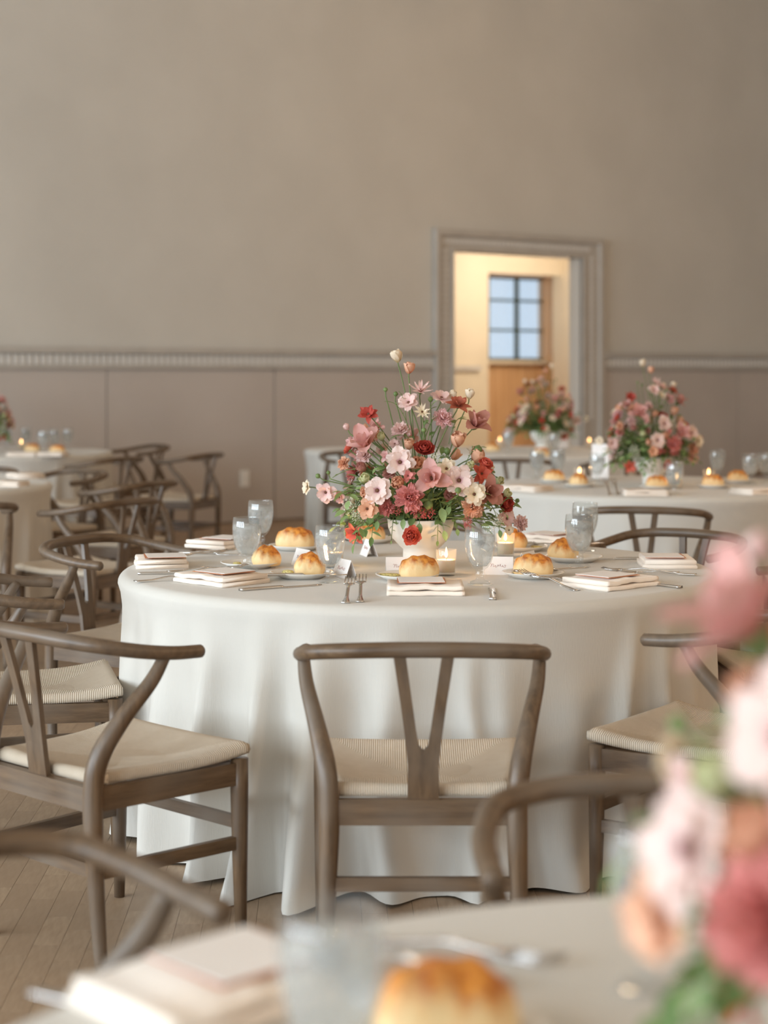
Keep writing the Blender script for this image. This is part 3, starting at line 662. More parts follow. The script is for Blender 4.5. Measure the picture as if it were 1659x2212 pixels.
# ------------------------------------------------------------------ main table settings
z = TZ
def T(px, py): return P3(px, py, TZ)
G1 = 'water goblets on the main table'
for px, py, lb in ((533, 1234, 'iced water goblet at left, standing before the bread plate'), (563, 1184, 'iced water goblet just behind the leftmost one, taller in view'),
                   (713, 1258, 'iced water goblet glowing with candlelight, left of the bouquet'), (1037, 1263, 'iced water goblet right of the nearest candle, foot beside the knife'),
                   (1251, 1226, 'front one of the two iced water goblets at right'), (1264, 1190, 'rear one of the two iced water goblets at right')):
    goblet(T(px, py), lb, G1)
PG, BG = 'bread plates on the main table', 'bread rolls on the main table'
for px, py, dx, dy, kind, h, s, pl_, rl in (
  (541, 1226, 0.05, -0.01, 'dome', 20, 0.95, 'bread plate under the roll beside the leftmost goblet', 'orange-topped roll beside the leftmost goblet'),
  (640, 1188, -0.005, 0.0, 'loaf', 5, 1.12, 'bread plate at left rear under the long cheese roll', 'long pale cheese roll at left rear, cut end facing right'),
  (652, 1248, 0.022, 0.0, 'dome', 0, 1.0, 'bread plate beside the glowing goblet', 'domed roll touching the glowing goblet'),
  (880, 1253, 0.035, 0.0, 'loaf', -12, 1.02, 'bread plate behind the front middle napkin', 'split cheese roll before the white bowl'),
  (1152, 1248, 0.0, 0.005, 'loaf', 12, 1.0, 'bread plate beneath the fork tines at right', 'cheese-crusted loaf roll on the right front plate'),
  (1240, 1213, -0.035, 0.0, 'dome', 45, 1.0, 'bread plate half behind the right goblet', 'roll peeking out left of the right goblet'),
  (1125, 1190, -0.025, 0.0, 'dome', 10, 1.0, 'bread plate behind the right candle', 'roll just behind the right candle'),
  (800, 1172, 0.0, 0.0, 'loaf', 10, 0.9, 'bread plate behind the left of the white bowl', 'roll half hidden behind the left of the bowl')):
    p = T(px, py); plate(p, pl_, PG); roll(p + Vector((dx, dy, 0)), h, kind, rl, BG, s)
butter(T(840, 1252) + Vector((0.0, 0, 0.011)), 10, 'herb butter smear beside the split roll', (1.6, 0.9, 0.7))
butter(T(622, 1247) + Vector((0.0, 0, 0.011)), 30, 'herb butter pat beside the domed roll', (0.9, 0.6, 1.0))
butter(T(1116, 1246) + Vector((0.005, 0, 0.011)), 60, 'herb butter smear beside the right front loaf roll', (0.9, 0.7, 0.6))
butter(T(1160, 1190) + Vector((0.0, 0, 0.011)), 60, 'herb butter smear on the plate behind the right candle', (1.5, 0.7, 0.6))
butter(T(512, 1226) + Vector((0.0, 0, 0.011)), 60, 'small herb butter pat on the leftmost plate', (0.7, 0.6, 0.6))
NG, CG = 'folded napkins on the main table', 'menu cards on the main table napkins'
for px, py, h, s, nl, ml, off in (
  (918, 1280, 0, 1.0, 'cream folded napkin at front middle between forks and knife', 'white menu card on the front middle napkin', (-0.01, 0.01)),
  (478, 1258, 44, 1.05, 'cream folded napkin at left front edge of the table', 'white menu card on the left front napkin', (0.0, 0.0)),
  (348, 1222, 80, 0.95, 'cream folded napkin at the far left edge', 'menu card with rust edge on the far left napkin', (0.0, 0.0)),
  (482, 1180, 122, 1.0, 'cream folded napkin at left rear behind the goblets', 'white menu card on the left rear napkin', (0.0, 0.0)),
  (1318, 1266, 318, 1.05, 'cream folded napkin at right front next to the leaning fork', 'white menu card on the right front napkin', (0.0, 0.0)),
  (1440, 1222, 272, 0.98, 'cream folded napkin at the far right edge', 'menu card with rust edge on the far right napkin', (0.0, 0.0)),
  (1190, 1170, 222, 0.95, 'cream folded napkin at right rear behind the plates', 'white menu card on the right rear napkin', (0.0, 0.0))):
    p = T(px, py); napkin(p, h, nl, NG, s); menu(p, h, ml, CG, True, off)
FGp, KG = 'forks on the main table', 'knives on the main table'
cutlery('fork', T(752, 1292), 2, 'left fork of the upright pair at front middle', FGp, 9, 0.016)
cutlery('fork', T(779, 1290), 0, 'right fork of the upright pair at front middle', FGp, 10, 0.018)
cutlery('knife', T(1062, 1283), 2, 'knife pointing away right of the front middle napkin', KG)
cutlery('fork', T(1185, 1268), 322, 'nearer dinner fork leaning on the right front plate', FGp, 8, 0.013)
cutlery('fork', T(1205, 1262), 322, 'farther fork beside the leaning one at right front', FGp, 3, 0.005)
cutlery('knife', T(1390, 1262), 318, 'knife tucked behind the right front napkin', KG)
cutlery('fork', T(1420, 1242), 285, 'nearer fork at the far right napkin', FGp); cutlery('fork', T(1385, 1236), 292, 'farther fork at the far right napkin', FGp)
cutlery('knife', T(1330, 1209), 268, 'knife lying at the far right behind the right goblet', KG)
cutlery('fork', T(1250, 1180), 232, 'fork at right rear behind the goblets', FGp)
cutlery('knife', T(610, 1270), 58, 'knife with handle by the left front napkin', KG)
cutlery('fork', T(372, 1254), 60, 'fork with handle end poking out left of the left front napkin', FGp)
cutlery('fork', T(455, 1238), 60, 'nearer fork behind the left front napkin', FGp, 3, 0.005); cutlery('fork', T(440, 1233), 62, 'farther fork behind the left front napkin', FGp)
cutlery('knife', T(395, 1240), 84, 'knife at the far left along the napkin', KG)
cutlery('fork', T(420, 1208), 60, 'nearer fork at left rear', FGp, 4, 0.008); cutlery('fork', T(446, 1203), 60, 'farther fork at left rear', FGp, 4, 0.008)
cutlery('knife', T(470, 1198), 104, 'knife reaching behind the leftmost goblet', KG)
cutlery('knife', T(1195, 1244) + Vector((0, 0, 0.018)), 62, 'butter knife resting on the right front bread plate', KG)
cutlery('knife', T(1155, 1186) + Vector((0, 0, 0.018)), 80, 'butter knife on the plate behind the right candle', KG)
cutlery('knife', T(655, 1254) + Vector((0, 0, 0.014)), 84, 'butter knife on the plate by the glowing goblet', KG)
EG = 'place cards on the main table'
tent(T(866, 1241), 355, 'white tent place card behind the split roll', EG); tent(T(744, 1246), 62, 'white tent place card edge-on beside the glowing goblet', EG)
tent(T(655, 1222), 60, 'white tent place card behind the domed roll', EG); tent(T(1076, 1240), 6, 'white tent place card with rust script right of the front goblet', EG)
tent(T(1140, 1228), 300, 'white tent place card leaning behind the cheese-crusted loaf roll', EG); tent(T(797, 1200), 75, 'white tent place card left of the bowl foot', EG)
KN = 'votive candles on the main table'
candle(T(964, 1243), 'votive right of the white bowl, nearest the camera', KN); candle(T(1092, 1203), 'votive at right before the rear plate', KN); candle(T(722, 1226), 'votive behind the glowing goblet', KN)

# ------------------------------------------------------------------ flowers
def whorl(b, cnt, Ln, Wd, e0, e1, r0, z0, cup=0.1, ruf=0.0, point=0.0, rd=None, jit=0.15, n=6, m=4, ph=0.0):
    for k in range(cnt):
        az_ = 2 * math.pi * (k + ph) / cnt + rd.uniform(-jit, jit); L_ = Ln * rd.uniform(0.88, 1.1); w0_ = Wd * rd.uniform(0.9, 1.1)
        a0, a1 = R(e0 + rd.uniform(-8, 8)), R(e1 + rd.uniform(-12, 12)); V = []; A = []; x, zc = r0, z0; rp = rd.uniform(0, 6); nf = rd.choice((5, 7, 9)) * (1.4 if m > 6 else 1)
        for i in range(n + 1):
            t = i / n; el = a0 + (a1 - a0) * t
            if i: x += math.cos(el) * L_ / n; zc += math.sin(el) * L_ / n
            w = w0_ * (math.sin(math.pi * min(1, (0.06 + 0.94 * t) ** 0.75 * (0.80 - 0.0 * point) + 0.02)) ** 0.8) * (1 - point * t ** 2.2)
            if t > 0.9 and not point: w *= 0.86
            for j in range(m + 1):
                s = -1 + 2 * j / m
                yy = s * w / 2; dz = cup * w * s * s * 0.5 + ruf * math.sin(nf * s + rp) * t * t - (0.10 * L_ * s * s if (i == n and not point) else 0) * math.sin(el)
                xx = x - (0.12 * L_ * s * s if i == n else 0) - math.sin(el) * cup * w * s * s * 0.4
                V.append(Vector((xx * math.cos(az_) - yy * math.sin(az_), xx * math.sin(az_) + yy * math.cos(az_), zc + dz * max(0.2, math.cos(el))))); A.append(t)
        F = [(i * (m + 1) + j, (i + 1) * (m + 1) + j, (i + 1) * (m + 1) + j + 1, i * (m + 1) + j + 1) for i in range(n) for j in range(m)]
        b.add(V, F, A)
FLC = {}
def flower_me(kind, col, seed):
    key = (kind, col, seed)
    if key in FLC: return FLC[key]
    rd = random.Random(seed * 31 + len(kind)); b = B()
    if kind == 'butterfly_ranunculus':
        whorl(b, 6, .50, .40, 26, -2, .03, 0, .10, .035, 0, rd, .2, 7, 6); whorl(b, 5, .40, .34, 46, 20, .03, .02, .15, .035, 0, rd, .2, 7, 6, .5)
    elif kind == 'parrot_tulip':
        whorl(b, 3, .58, .44, 45, 0, .03, 0, .30, .02, .32, rd, n=8, m=6); whorl(b, 3, .54, .42, 68, 44, .03, .03, .32, .02, .32, rd, ph=.5, n=8, m=6); whorl(b, 2, .40, .3, 75, 70, .02, .05, .3, .02, .3, rd, ph=.2, n=8, m=6)
    elif kind == 'carnation':
        for i, (c, l_, w, a0, a1) in enumerate(((11, .48, .22, -5, 5), (11, .47, .22, 15, 18), (10, .45, .21, 32, 38), (9, .42, .2, 48, 54), (8, .40, .18, 62, 70), (6, .36, .17, 78, 86))):
            whorl(b, c, l_, w, a0, a1, .02, .015 * i, .05, .05, 0, rd, .35, 6, 8, .5 * i)
    elif kind == 'ranunculus':
        for i, (c, l_, w, a0, a1) in enumerate(((7, .48, .46, 8, 40), (7, .44, .42, 22, 66), (6, .38, .36, 36, 88), (6, .31, .30, 48, 106), (5, .24, .24, 58, 120), (4, .17, .18, 66, 130))):
            whorl(b, c, l_, w, a0, a1, .02, .012 * i, .35, .012, 0, rd, .2, 7, 4, .5 * i)
    elif kind == 'rosebud':
        whorl(b, 4, .80, .62, 42, 82, .05, -.25, .5, .02, 0, rd, n=8); whorl(b, 4, .78, .56, 56, 98, .04, -.22, .5, .02, 0, rd, ph=.5, n=8); whorl(b, 3, .7, .45, 72, 104, .02, -.18, .5, .02, 0, rd, n=8)
    elif kind == 'star_flower':
        whorl(b, 9, .56, .15, 20, 35, .02, 0, .15, .01, .75, rd, .2); whorl(b, 7, .5, .13, 50, 62, .02, .02, .15, .01, .75, rd, .25, ph=.5)
    elif kind == 'columbine':
        whorl(b, 6, .55, .34, 15, 5, .02, 0, .2, .02, .6, rd, .3); whorl(b, 6, .42, .32, 55, 35, .02, .03, .2, .03, .2, rd, .3, ph=.5)
    me = b.me(kind, PC[col], True); FLC[key] = me; return me
CEN = B().lathe([(0.0005, 0.10), (0.04, 0.095), (0.07, 0.06), (0.075, 0.02), (0.05, 0.0)], 10).me('flower_center', M['center'], True)
CAL = B().lathe([(0.001, -0.16), (0.05, -0.13), (0.12, -0.04), (0.14, 0.02), (0.05, 0.0)], 10).me('calyx', M['stem'], True)
BUD = B().lathe([(0.05, -0.5), (0.3, -0.35), (0.5, 0), (0.4, 0.3), (0.12, 0.5), (0.01, 0.55)], 10).me('bud', M['stem'], True)
def umbel_me(seed):
    rd = random.Random(seed); b = B()
    for k in range(70):
        d = Vector((rd.gauss(0, 1), rd.gauss(0, 1), rd.gauss(0.5, 0.8))).normalized() * rd.uniform(.3, .5); s = rd.uniform(.03, .055)
        b.add([d + Vector(v) * s for v in ((1, 0, 0), (-1, 0, 0), (0, 1, 0), (0, -1, 0), (0, 0, 1), (0, 0, -1))], [(0, 2, 4), (2, 1, 4), (1, 3, 4), (3, 0, 4), (2, 0, 5), (1, 2, 5), (3, 1, 5), (0, 3, 5)])
        if k % 2 == 0: b.tube([(0, 0, -.3), d * .5 + Vector((0, 0, -.1)), d], .007, 3, False)
    return b
UMB = umbel_me(4).me('umbel', M['umbel']); AST = umbel_me(9).me('umbel', PC['coralpink'])
def leaf_me(w, fold):
    V = []; n = 6
    for i in range(n + 1):
        t = i / n; ww = w * math.sin(math.pi * (t * 0.97 + 0.015)) ** 0.8 * (1 - 0.25 * t); dz = -0.18 * t * t
        V += [(t, -ww, dz + fold * ww), (t, 0, dz), (t, ww, dz + fold * ww)]
    F = [(3 * i + j, 3 * i + 3 + j, 3 * i + 4 + j, 3 * i + 1 + j) for i in range(n) for j in range(2)]
    return mesh('leaf', V, F, M['leaf'], True)
LEAF = [leaf_me(0.30, 0.35), leaf_me(0.36, 0.2), leaf_me(0.13, 0.3)]
rdb = random.Random(12)
def basis(n, spin=None):
    q = Vector(n).normalized().to_track_quat('Z', 'Y'); m = q.to_matrix().to_4x4()
    return m @ Matrix.Rotation(rdb.uniform(0, 6.28) if spin is None else spin, 4, 'Z')
FOAM = Vector((0, 0, 0.125))
def stem_pts(p, n, rr=0.04):
    a = FOAM + Vector((rdb.uniform(-rr, rr), rdb.uniform(-rr, rr), 0)); lat = Vector((p.x, p.y, 0)) * 0.25
    c = Vector((a.x, a.y, a.z)) + lat + Vector((0, 0, max(0.05, (p.z - a.z) * 0.6))); e = p - n * 0.02
    return [a * (1 - t) ** 2 + c * 2 * t * (1 - t) + e * t * t for t in [i / 8 for i in range(9)]] + [p]
def add_flower(root, kind, col, p, n, size, stem=True, label=None):
    n = Vector(n).normalized(); seed = rdb.randrange(3)
    if kind == 'bud': me = BUD
    elif kind == 'white_umbel': me = UMB
    elif kind == 'pink_umbel': me = AST
    else: me = flower_me(kind, col, seed)
    mt = Matrix.Translation(p) @ basis(n) @ Matrix.Diagonal((size, size, size, 1))
    o = link(kind, me, root); o.matrix_local = mt; inv = mt.inverted()
    if kind in ('butterfly_ranunculus', 'star_flower', 'columbine', 'parrot_tulip'): link('flower_center', CEN, o)
    if kind not in ('bud', 'white_umbel', 'pink_umbel'): link('calyx', CAL, o)
    if stem:
        b = B().tube([inv @ q for q in stem_pts(p, n)], [0.0019 / size] * 10, 5, False); b.obj('stem', M['stem'], o, True)
    return o
def sprig(root, a, e, nl, sz, lk=0, sag=0.0, single=False):
    a, e = Vector(a), Vector(e); mid = (a + e) / 2 + Vector((0, 0, 0.04 - sag)); pts = [a * (1 - t) ** 2 + mid * 2 * t * (1 - t) + e * t * t for t in [i / 8 for i in range(9)]]
    o = B().tube(pts, [0.0016] * 5 + [0.0011] * 4, 4, False).obj('foliage_sprig', M['stem'], root, True)
    for k in range(nl):
        t = 0.35 + 0.65 * k / max(1, nl - 1); i = min(7, int(t * 8)); p = pts[i].lerp(pts[i + 1], t * 8 - i); d = (pts[i + 1] - pts[i]).normalized()
        sd = d.cross(Vector((0, 0, 1))); sd = sd.normalized() if sd.length > 0.1 else Vector((1, 0, 0)); sg = 1 if k % 2 else -1
        x = (d * 0.5 + sd * sg * 0.9 + Vector((rdb.uniform(-.4, .4), rdb.uniform(-.4, .4), rdb.uniform(-.2, .4)))).normalized() if k < nl - 1 else d
        q = x.to_track_quat('X', 'Z'); s = sz * rdb.uniform(0.75, 1.2)
        lf = link('leaf', LEAF[lk if lk else rdb.randrange(2)], o); lf.matrix_local = Matrix.Translation(p) @ q.to_matrix().to_4x4() @ Matrix.Rotation(rdb.uniform(-.6, .6), 4, 'X') @ Matrix.Diagonal((s, s, s, 1))
    return o
BASE = Vector((0.113, 5.44, TZ))
AG = 'flower arrangements in white footed bowls'
arr = thing('flower_arrangement', 'tall pink and coral flowers in a white footed bowl, sharp on the main table', 'flowers', BASE, 0, AG)
bw = B().lathe([(0.001, 0.0), (0.050, 0.0), (0.055, 0.003), (0.0545, 0.045), (0.054, 0.058), (0.066, 0.068), (0.088, 0.092), (0.1005, 0.125), (0.103, 0.150), (0.1005, 0.152), (0.098, 0.148), (0.094, 0.122), (0.08, 0.095), (0.001, 0.075)], 48).obj('bowl', M['bowl'], arr, True); bw['label'] = 'white ceramic footed bowl'
B().lathe([(0.001, 0.135), (0.05, 0.135), (0.085, 0.118), (0.088, 0.112), (0.001, 0.1)], 24).obj('foam', M['soil'], arr, True)
def cr(cx, cy): return 640 + cx / 3.19, 740 + cy / 3.19
def loc_at(cx, cy, dy): px, py = cr(cx, cy); return Q3(px, py, BASE.y + dy) - BASE
BR, TU, CA, RA, RO, ST, CO = 'butterfly_ranunculus', 'parrot_tulip', 'carnation', 'ranunculus', 'rosebud', 'star_flower', 'columbine'
FL = [ # crop x, crop y, kind, colour, size in crop px, depth offset, facing
 (695, 110, RO, 'cream', 88, 0, (-.2, -.2, 1)), (778, 190, RO, 'peach', 82, -.02, (.1, -.35, 1)), (855, 335, ST, 'blush', 150, -.02, (.1, -.6, .8)), (775, 415, BR, 'blush', 135, -.05, (-.3, -.8, .5)),
 (1000, 385, BR, 'blush', 135, .0, (.2, -.5, .8)), (868, 480, ST, 'cream', 115, -.06, (0, -.9, .4)), (1080, 372, RO, 'cream', 66, .02, (-.1, 0, 1)), (1193, 368, RO, 'cream', 72, 0, (.1, -.1, 1)),
 (1115, 435, CO, 'rust', 150, -.03, (.2, -.6, .8)), (1010, 530, CA, 'pink', 140, -.05, (.1, -.8, .5)), (1225, 575, TU, 'dustrose', 205, -.02, (.5, -.5, .8)), (500, 495, CO, 'red', 130, .0, (-.3, -.8, .4)),
 (350, 590, RO, 'blush', 48, 0, (-.4, -.2, .8)), (555, 600, TU, 'mauve', 130, .05, (-.3, -.4, .9)), (480, 715, TU, 'mauve', 240, -.07, (-.35, -.55, .8)), (470, 780, CA, 'blush', 120, -.02, (-.3, -.8, .3)),
 (525, 640, CA, 'peach', 110, .0, (-.3, -.7, .5)), (720, 610, CA, 'blush', 125, -.03, (-.1, -.8, .5)), (775, 715, RO, 'peach', 84, -.05, (.1, -.5, .8)), (885, 750, RA, 'red', 160, -.06, (0, -.7, .7)),
 (1110, 690, RO, 'peach', 110, -.04, (.1, -.4, .9)), (715, 825, BR, 'ivorypink', 185, -.15, (-.1, -1, .15)), (330, 835, CA, 'peach', 95, .0, (-.6, -.7, .3)), (78, 995, BR, 'cream', 100, .03, (-.9, -.4, .1)),
 (205, 1030, BR, 'blush', 140, .0, (-.3, -.8, -.2)), (300, 1060, BR, 'pink', 90, .02, (-.5, -.6, -.3)), (560, 1020, BR, 'ivorypink', 185, -.17, (-.25, -1, .15)), (490, 1145, BR, 'peach', 130, -.17, (-.2, -1, 0)),
 (480, 1050, RO, 'peach', 76, -.14, (-.3, -.9, .4)), (780, 1075, CA, 'coralpink', 195, -.19, (-.05, -1, .25)), (935, 940, TU, 'mauve', 235, -.17, (-.15, -1, .25)), (1035, 870, BR, 'cream', 125, -.13, (0, -1, .3)),
 (1120, 950, BR, 'ivorypink', 195, -.17, (.1, -1, .1)), (1225, 1045, BR, 'cream', 145, -.18, (.1, -1, .1)), (1300, 850, RA, 'coral', 115, -.04, (.3, -.5, .8)), (1275, 905, CO, 'coral', 140, -.06, (.3, -.8, .2)),
 (1310, 1030, TU, 'dustrose', 210, -.10, (.5, -.9, 0)), (1425, 1105, RA, 'red', 150, -.04, (.7, -.7, .1)), (1240, 800, RO, 'peach', 105, -.02, (.3, -.4, .8)), (1195, 860, RO, 'palegreen', 62, -.08, (.1, -.6, .7)),
 (1440, 1050, RO, 'palegreen', 62, -.05, (.5, -.6, .4)), (1215, 1135, CA, 'peach', 155, -.14, (.2, -1, .1)), (620, 1135, CA, 'coralpink', 120, -.15, (-.2, -1, 0)), (835, 1165, 'pink_umbel', 'coralpink', 110, -.16, (0, -1, 0)),
 (905, 1170, 'pink_umbel', 'coralpink', 105, -.15, (0, -1, 0)), (690, 1150, 'pink_umbel', 'coralpink', 80, -.16, (0, -1, 0)), (795, 1330, RA, 'coral', 140, -.135, (-.05, -1, .05)), (410, 1315, CO, 'coral', 150, -.04, (-.6, -.7, -.2)),
 (1450, 1212, BR, 'blush', 120, .0, (.3, -.9, 0)), (1540, 1245, CA, 'blush', 115, .0, (.7, -.7, .1)), (1180, 1225, 'pink_umbel', 'coralpink', 70, -.15, (0, -.4, -1)), (1182, 1262, 'pink_umbel', 'coralpink', 56, -.15, (0, -.4, -1)),
 (385, 1135, 'white_umbel', '', 130, -.08, (-.6, -.6, .2)), (420, 1200, 'white_umbel', '', 90, -.08, (-.6, -.6, .2)), (1385, 1230, 'white_umbel', '', 90, -.06, (.4, -.9, 0)), (1465, 1292, BR, 'cream', 62, -.02, (.2, -1, -.1)),
 (680, 700, BR, 'blush', 80, -.02, (-.2, -.6, .6)), (620, 790, TU, 'pink', 80, -.06, (-.3, -.8, .5)), (825, 845, RO, 'peach', 100, -.10, (.1, -.8, .5)), (480, 945, RO, 'palegreen', 80, -.1, (-.4, -.7, .5)),
 (700, 975, RO, 'peach', 95, -.16, (-.1, -1, .4)), (770, 920, CO, 'coralpink', 90, -.16, (0, -1, .3)), (590, 660, RO, 'palegreen', 62, -.04, (-.3, -.4, .9)), (960, 800, 'white_umbel', '', 80, -.1, (0, -1, .5)),
 (1055, 1050, RA, 'dustrose', 90, -.12, (.1, -1, .2)), (640, 905, CA, 'dustrose', 90, -.06, (-.2, -.8, .4)), (460, 870, RO, 'dustrose', 80, -.04, (-.5, -.6, .5)), (1390, 960, RO, 'palegreen', 70, -.02, (.6, -.5, .5)),
 (615, 325, 'bud', '', 30, 0, (0, 0, 1)), (685, 355, 'bud', '', 32, 0, (.1, 0, 1)), (925, 392, 'bud', '', 36, -.02, (0, 0, 1)), (150, 920, 'bud', '', 34, .0, (-.8, 0, .6)), (222, 897, 'bud', '', 28, .02, (-.3, 0, 1)),
 (1523, 1090, 'bud', '', 30, 0, (.5, 0, 1)), (1250, 740, 'bud', '', 60, -.02, (.3, 0, 1)), (1040, 750, 'bud', '', 46, -.06, (0, 0, 1)), (880, 605, 'bud', '', 34, -.05, (0, -.3, 1)), (910, 1120, 'bud', '', 60, -.17, (.1, -.6, .8)), (1115, 1020, 'bud', '', 42, -.2, (0, -.6, .8))]
K = 1 / 3.19 / FPX * BASE.y
for cx, cy, kind, col, s, dy, n in FL: add_flower(arr, kind, col, loc_at(cx, cy, dy), n, s * K * 1.1 * (1.0 if kind != RO else 1.15))
for k in range(34):                                   # the side turned away from the camera
    a = rdb.uniform(0.15, math.pi - 0.15); h = rdb.uniform(0.16, 0.42); rr = 0.215 - 0.3 * max(0, h - 0.26) + rdb.uniform(-.03, .02)
    p = Vector((rr * math.cos(a) * 1.1, rr * math.sin(a) * 0.9, h)); kd, cl = rdb.choice([(BR, 'ivorypink'), (BR, 'cream'), (CA, 'pink'), (TU, 'mauve'), (BR, 'cream'), (RA, 'coral'), (BR, 'blush'), (RO, 'peach'), (CA, 'coralpink')])
    add_flower(arr, kd, cl, p, Vector((p.x, p.y, (h - 0.15) * 0.6)) + Vector((0, 0, .05)), rdb.uniform(0.045, 0.075))
SPR = [ # leafy sprigs in crop pixels: from, to, leaves, leaf length
 (780, 600, 650, 410, 7, 28, 2), (760, 560, 720, 350, 6, 24, 2), (860, 700, 930, 440, 4, 38, 0), (900, 760, 940, 540, 3, 44, 0), (1050, 700, 1130, 520, 4, 40, 0), (1150, 880, 1270, 720, 6, 28, 2), (560, 900, 250, 930, 6, 28, 2),
 (560, 1000, 320, 1030, 4, 52, 0), (500, 1150, 300, 1230, 6, 34, 0), (520, 1170, 400, 1390, 9, 42, 0), (560, 1150, 520, 1340, 8, 46, 0), (680, 1180, 655, 1370, 7, 20, 0), (760, 1170, 740, 1220, 4, 40, 0), (860, 1170, 850, 1250, 3, 44, 0),
 (980, 1180, 975, 1370, 7, 26, 0), (960, 1170, 1020, 1300, 6, 42, 0), (1060, 1180, 1110, 1290, 6, 38, 0), (1120, 1170, 1210, 1270, 6, 38, 0), (1230, 1180, 1310, 1260, 7, 36, 0), (1300, 1150, 1440, 1180, 6, 34, 0), (1400, 1140, 1515, 1100, 3, 20, 2),
 (960, 1100, 1000, 1140, 4, 60, 0), (1000, 1100, 1110, 1080, 4, 44, 2), (560, 1060, 640, 1020, 5, 46, 0), (620, 960, 560, 860, 5, 50, 0), (1260, 960, 1370, 920, 4, 44, 0), (900, 1000, 860, 880, 5, 46, 0), (840, 760, 700, 640, 5, 36, 2), (660, 1000, 690, 1050, 5, 52, 0),
 (1080, 900, 1010, 780, 5, 34, 2), (420, 1040, 360, 1090, 4, 50, 0), (600, 1120, 560, 1230, 6, 50, 0), (1330, 1120, 1400, 1290, 5, 34, 0), (930, 900, 985, 720, 5, 30, 2), (560, 780, 620, 900, 5, 46, 0), (1160, 1060, 1060, 1130, 5, 46, 0)]
for x0, y0, x1, y1, nl, sz, lk in SPR:
    front = -0.15 if y1 > 950 else -0.06
    a = loc_at(x0, y0, front * 0.6); e = loc_at(x1, y1, front * (1.0 if abs(x1 - 800) < 450 else 0.4)); 
    if y1 > 1180 and 560 < x1 < 1200: e.y = -0.125; a.y = -0.085; a.z = max(a.z, 0.156)
    sprig(arr, a, e, nl, sz * K * 1.6, lk)
for k in range(26):
    a = rdb.uniform(-0.3, math.pi + 0.3); h = rdb.uniform(0.12, 0.36); rr = 0.2 - 0.25 * max(0, h - 0.25)
    sprig(arr, (0.05 * math.cos(a), 0.05 * math.sin(a), 0.14), (rr * math.cos(a), rr * math.sin(a), h), 7, 0.034)
for k in range(22):                                   # inner greenery filling the mound
    a = rdb.uniform(0, 6.28); h = rdb.uniform(0.15, 0.28); rr = rdb.uniform(0.06, 0.14)
    sprig(arr, (0.03 * math.cos(a), 0.03 * math.sin(a), 0.13), (rr * math.cos(a), rr * math.sin(a), h), 7, 0.042)
for k in range(34):                                   # trailing leaves over the rim and sides
    a = rdb.uniform(-0.85, 3.99); h = rdb.uniform(0.10, 0.24); rr = rdb.uniform(0.15, 0.24)
    sprig(arr, (0.09 * math.cos(a), 0.09 * math.sin(a), 0.165), (rr * math.cos(a) * 1.15, rr * math.sin(a) * 0.85, h), 6, 0.036)
def arrangement(x, y, rot, s, label):
    o = copy_tree(arr); o.location = (x, y, TZ); o.rotation_euler = (0, 0, R(rot)); o.scale = (s, s, s); o['label'] = label; return o
arrangement(T2[0], T2[1], 35, 1.0, 'blurred pink and red flower arrangement on the right rear table')
arrangement(T3[0], T3[1], 200, 1.0, 'dim far flower arrangement in front of the doorway')
arrangement(T4[0] - 0.06, T4[1], 120, 1.0, 'far flower arrangement cut by the left edge')
arrangement(0.445, 1.24, -55, 1.06, 'large out-of-focus foreground flowers filling the lower right corner')

# ------------------------------------------------------------------ settings of the other tables
g2 = 'water goblets on the right rear table'
for px, py, lb in ((1160, 1033, 'blurred goblet at the left of the right rear table'), (1205, 1033, 'blurred goblet second from left on the right rear table'), (1290, 1044, 'blurred goblet left of the right rear bouquet'),
                   (1457, 1070, 'blurred goblet glowing orange before the right rear bouquet'), (1550, 1034, 'blurred goblet right of the right rear bouquet'), (1621, 1046, 'blurred goblet near the right frame edge'), (1655, 1042, 'blurred goblet cut by the right frame edge')): goblet(T(px, py), lb, g2)
b2 = 'bread rolls on the right rear table'
for px, py, k, h, lb in ((1197, 1042, 'loaf', 5, 'blurred orange roll left on the right rear table'), (1250, 1052, 'dome', 0, 'blurred small roll left of the right rear bouquet'), (1418, 1056, 'loaf', -10, 'blurred orange roll beside the glowing goblet'),
                      (1540, 1054, 'loaf', 10, 'blurred orange roll next to the right candle'), (1594, 1043, 'loaf', 0, 'blurred orange roll at right next to the goblet')):
    p = T(px, py); plate(p, 'bread plate under the ' + lb, 'bread plates on the right rear table'); roll(p, h, k, lb, b2)
for px, py, h, lb in ((1139, 1060, 40, 'blurred napkin at the left edge of the right rear table'), (1392, 1069, 0, 'blurred napkin at the front of the right rear table'), (1635, 1066, 330, 'pale blurred napkin at the right frame edge')):
    napkin(T(px, py), h, lb, 'napkins on the right rear table')
cutlery('fork', T(1312, 1066), 0, 'left blurred fork standing out on the right rear table', 'forks on the right rear table', 17, 0.027); cutlery('fork', T(1330, 1066), 0, 'right blurred fork standing out on the right rear table', 'forks on the right rear table', 17, 0.027)
k2 = 'votive candles on the right rear table'
candle(T(1252, 1042), 'votive left of the right rear bouquet', k2, 0.5); candle(T(1531, 1045), 'votive right of the right rear bouquet', k2, 0.5); candle(T(1462, 1056), 'votive behind the orange glowing goblet', k2, 0.5)
NUM = B().box((-0.05, -0.004, 0.004), (0.05, 0.004, 0.20)).me('number_card', M['card']); NST = B().box((-0.055, -0.02, 0), (0.055, 0.02, 0.008)).me('card_stand', M['glass'])
def number_card(p, h, label):
    t = thing('table_card', label, 'sign', p, rz(h), 'standing white table cards'); link('card', NUM, t); link('card_stand', NST, t); return t
number_card(T(1297, 1036), 30, 'tall white card left of the right rear bouquet'); number_card(T(1214, 969), 10, 'tall white card on the far doorway table')
g3 = 'water goblets on the far doorway table'
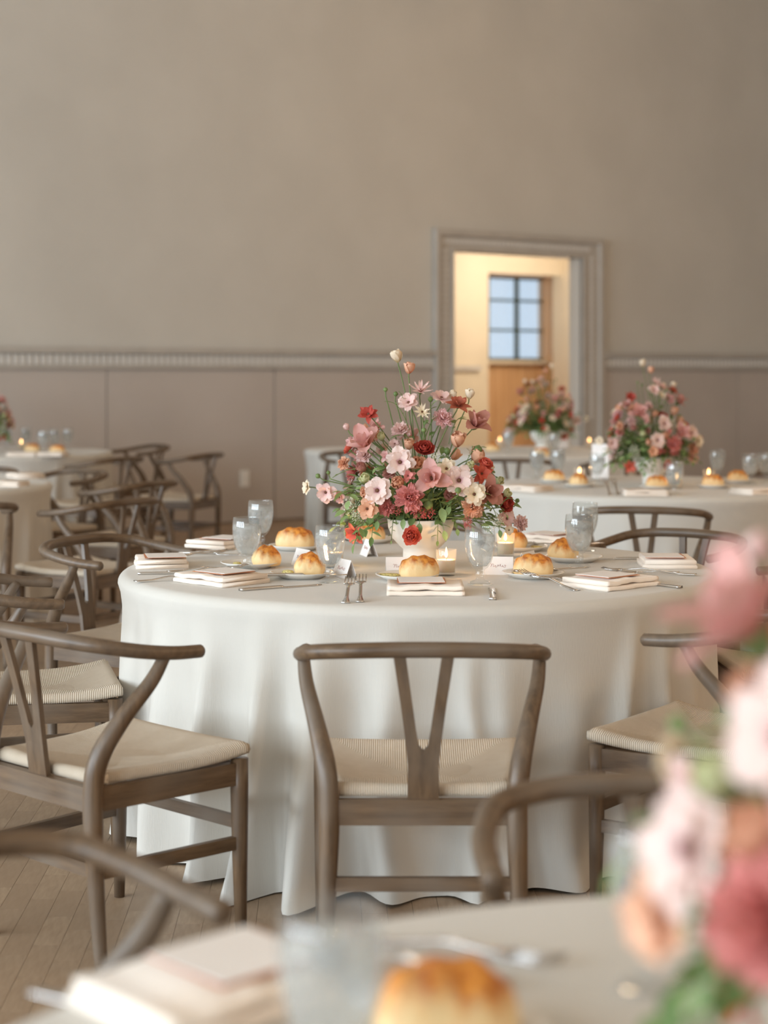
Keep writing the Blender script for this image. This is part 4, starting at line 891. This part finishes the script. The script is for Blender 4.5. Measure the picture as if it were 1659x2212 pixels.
for px, py, lb in ((1101, 967, 'far goblet right of the left candle near the doorway'), (1098, 980, 'far goblet below the doorway flowers'), (1197, 984, 'far goblet left of the tall white card'), (1320, 968, 'far goblet at right of the doorway table')): goblet(T(px, py), lb, g3)
for px, py, lb in ((1170, 985, 'far roll below the doorway flowers'), (1064, 974, 'far roll left of the left doorway candle')): roll(T(px, py), 5, 'loaf', lb, 'rolls on the far doorway table', 1.0, 0.0)
k3 = 'votive candles on the far doorway table'
candle(T(1080, 966), 'votive at the left of the far doorway table', k3, 0.3); candle(T(1273, 968), 'votive at the right of the far doorway table', k3, 0.3)
g4 = 'water goblets on the far left table'
for px, py, lb in ((14, 968, 'far goblet under the left edge flowers'), (56, 967, 'far goblet behind the left candle'), (93, 976, 'far goblet right of the orange far roll'), (117, 971, 'far goblet second right of the orange far roll'), (146, 970, 'faint far goblet at the right of the far left table')): goblet(T(px, py), lb, g4)
for px, py, lb in ((70, 975, 'far orange roll beside the left candle'), (124, 979, 'far small orange roll right of the left goblets')): roll(T(px, py), 5, 'loaf', lb, 'rolls on the far left table', 1.0, 0.0)
candle(T(46, 972), 'votive on the far left table', 'votive candles on the far left table', 0.3)
for px, py, h, lb in ((112, 985, 10, 'bright far napkin on the far left table'), (50, 985, 0, 'dim far napkin on the far left table')): napkin(T(px, py), h, lb, 'napkins on the far left table')
napkin(T(12, 1050), 10, 'bright napkin cut by the left frame edge', 'napkins on the nearer left table'); napkin(T(55, 1032), 60, 'dim napkin at the rear of the nearer left table', 'napkins on the nearer left table')
# foreground table
f0 = 'blurred foreground tableware'
p = T(965, 2262); plate(p, 'blurred foreground plate at the bottom edge', f0); roll(p, -10, 'loaf', 'large blurred orange roll at the bottom edge', f0, 1.12)
p = T(455, 2165); napkin(p, 318, 'blurred cream foreground napkin at the bottom left', f0, 1.0); menu(p + Vector((0.03, 0.03, 0)), 318, 'blurred grey-white card on the foreground napkin', f0, True)
cutlery('knife', T(290, 2195), 300, 'blurred bright knife handle at the bottom left corner', f0); cutlery('fork', T(870, 2095), 120, 'blurred fork lying behind the foreground roll', f0); cutlery('fork', T(975, 2060), 110, 'blurred second fork behind the foreground roll', f0)
goblet(Vector((-0.043, 1.44, TZ)), 'blurred foreground goblet above the bottom roll, left of centre', f0); goblet(Vector((0.262, 1.72, TZ)), 'blurred foreground goblet beside the foreground flowers', f0)
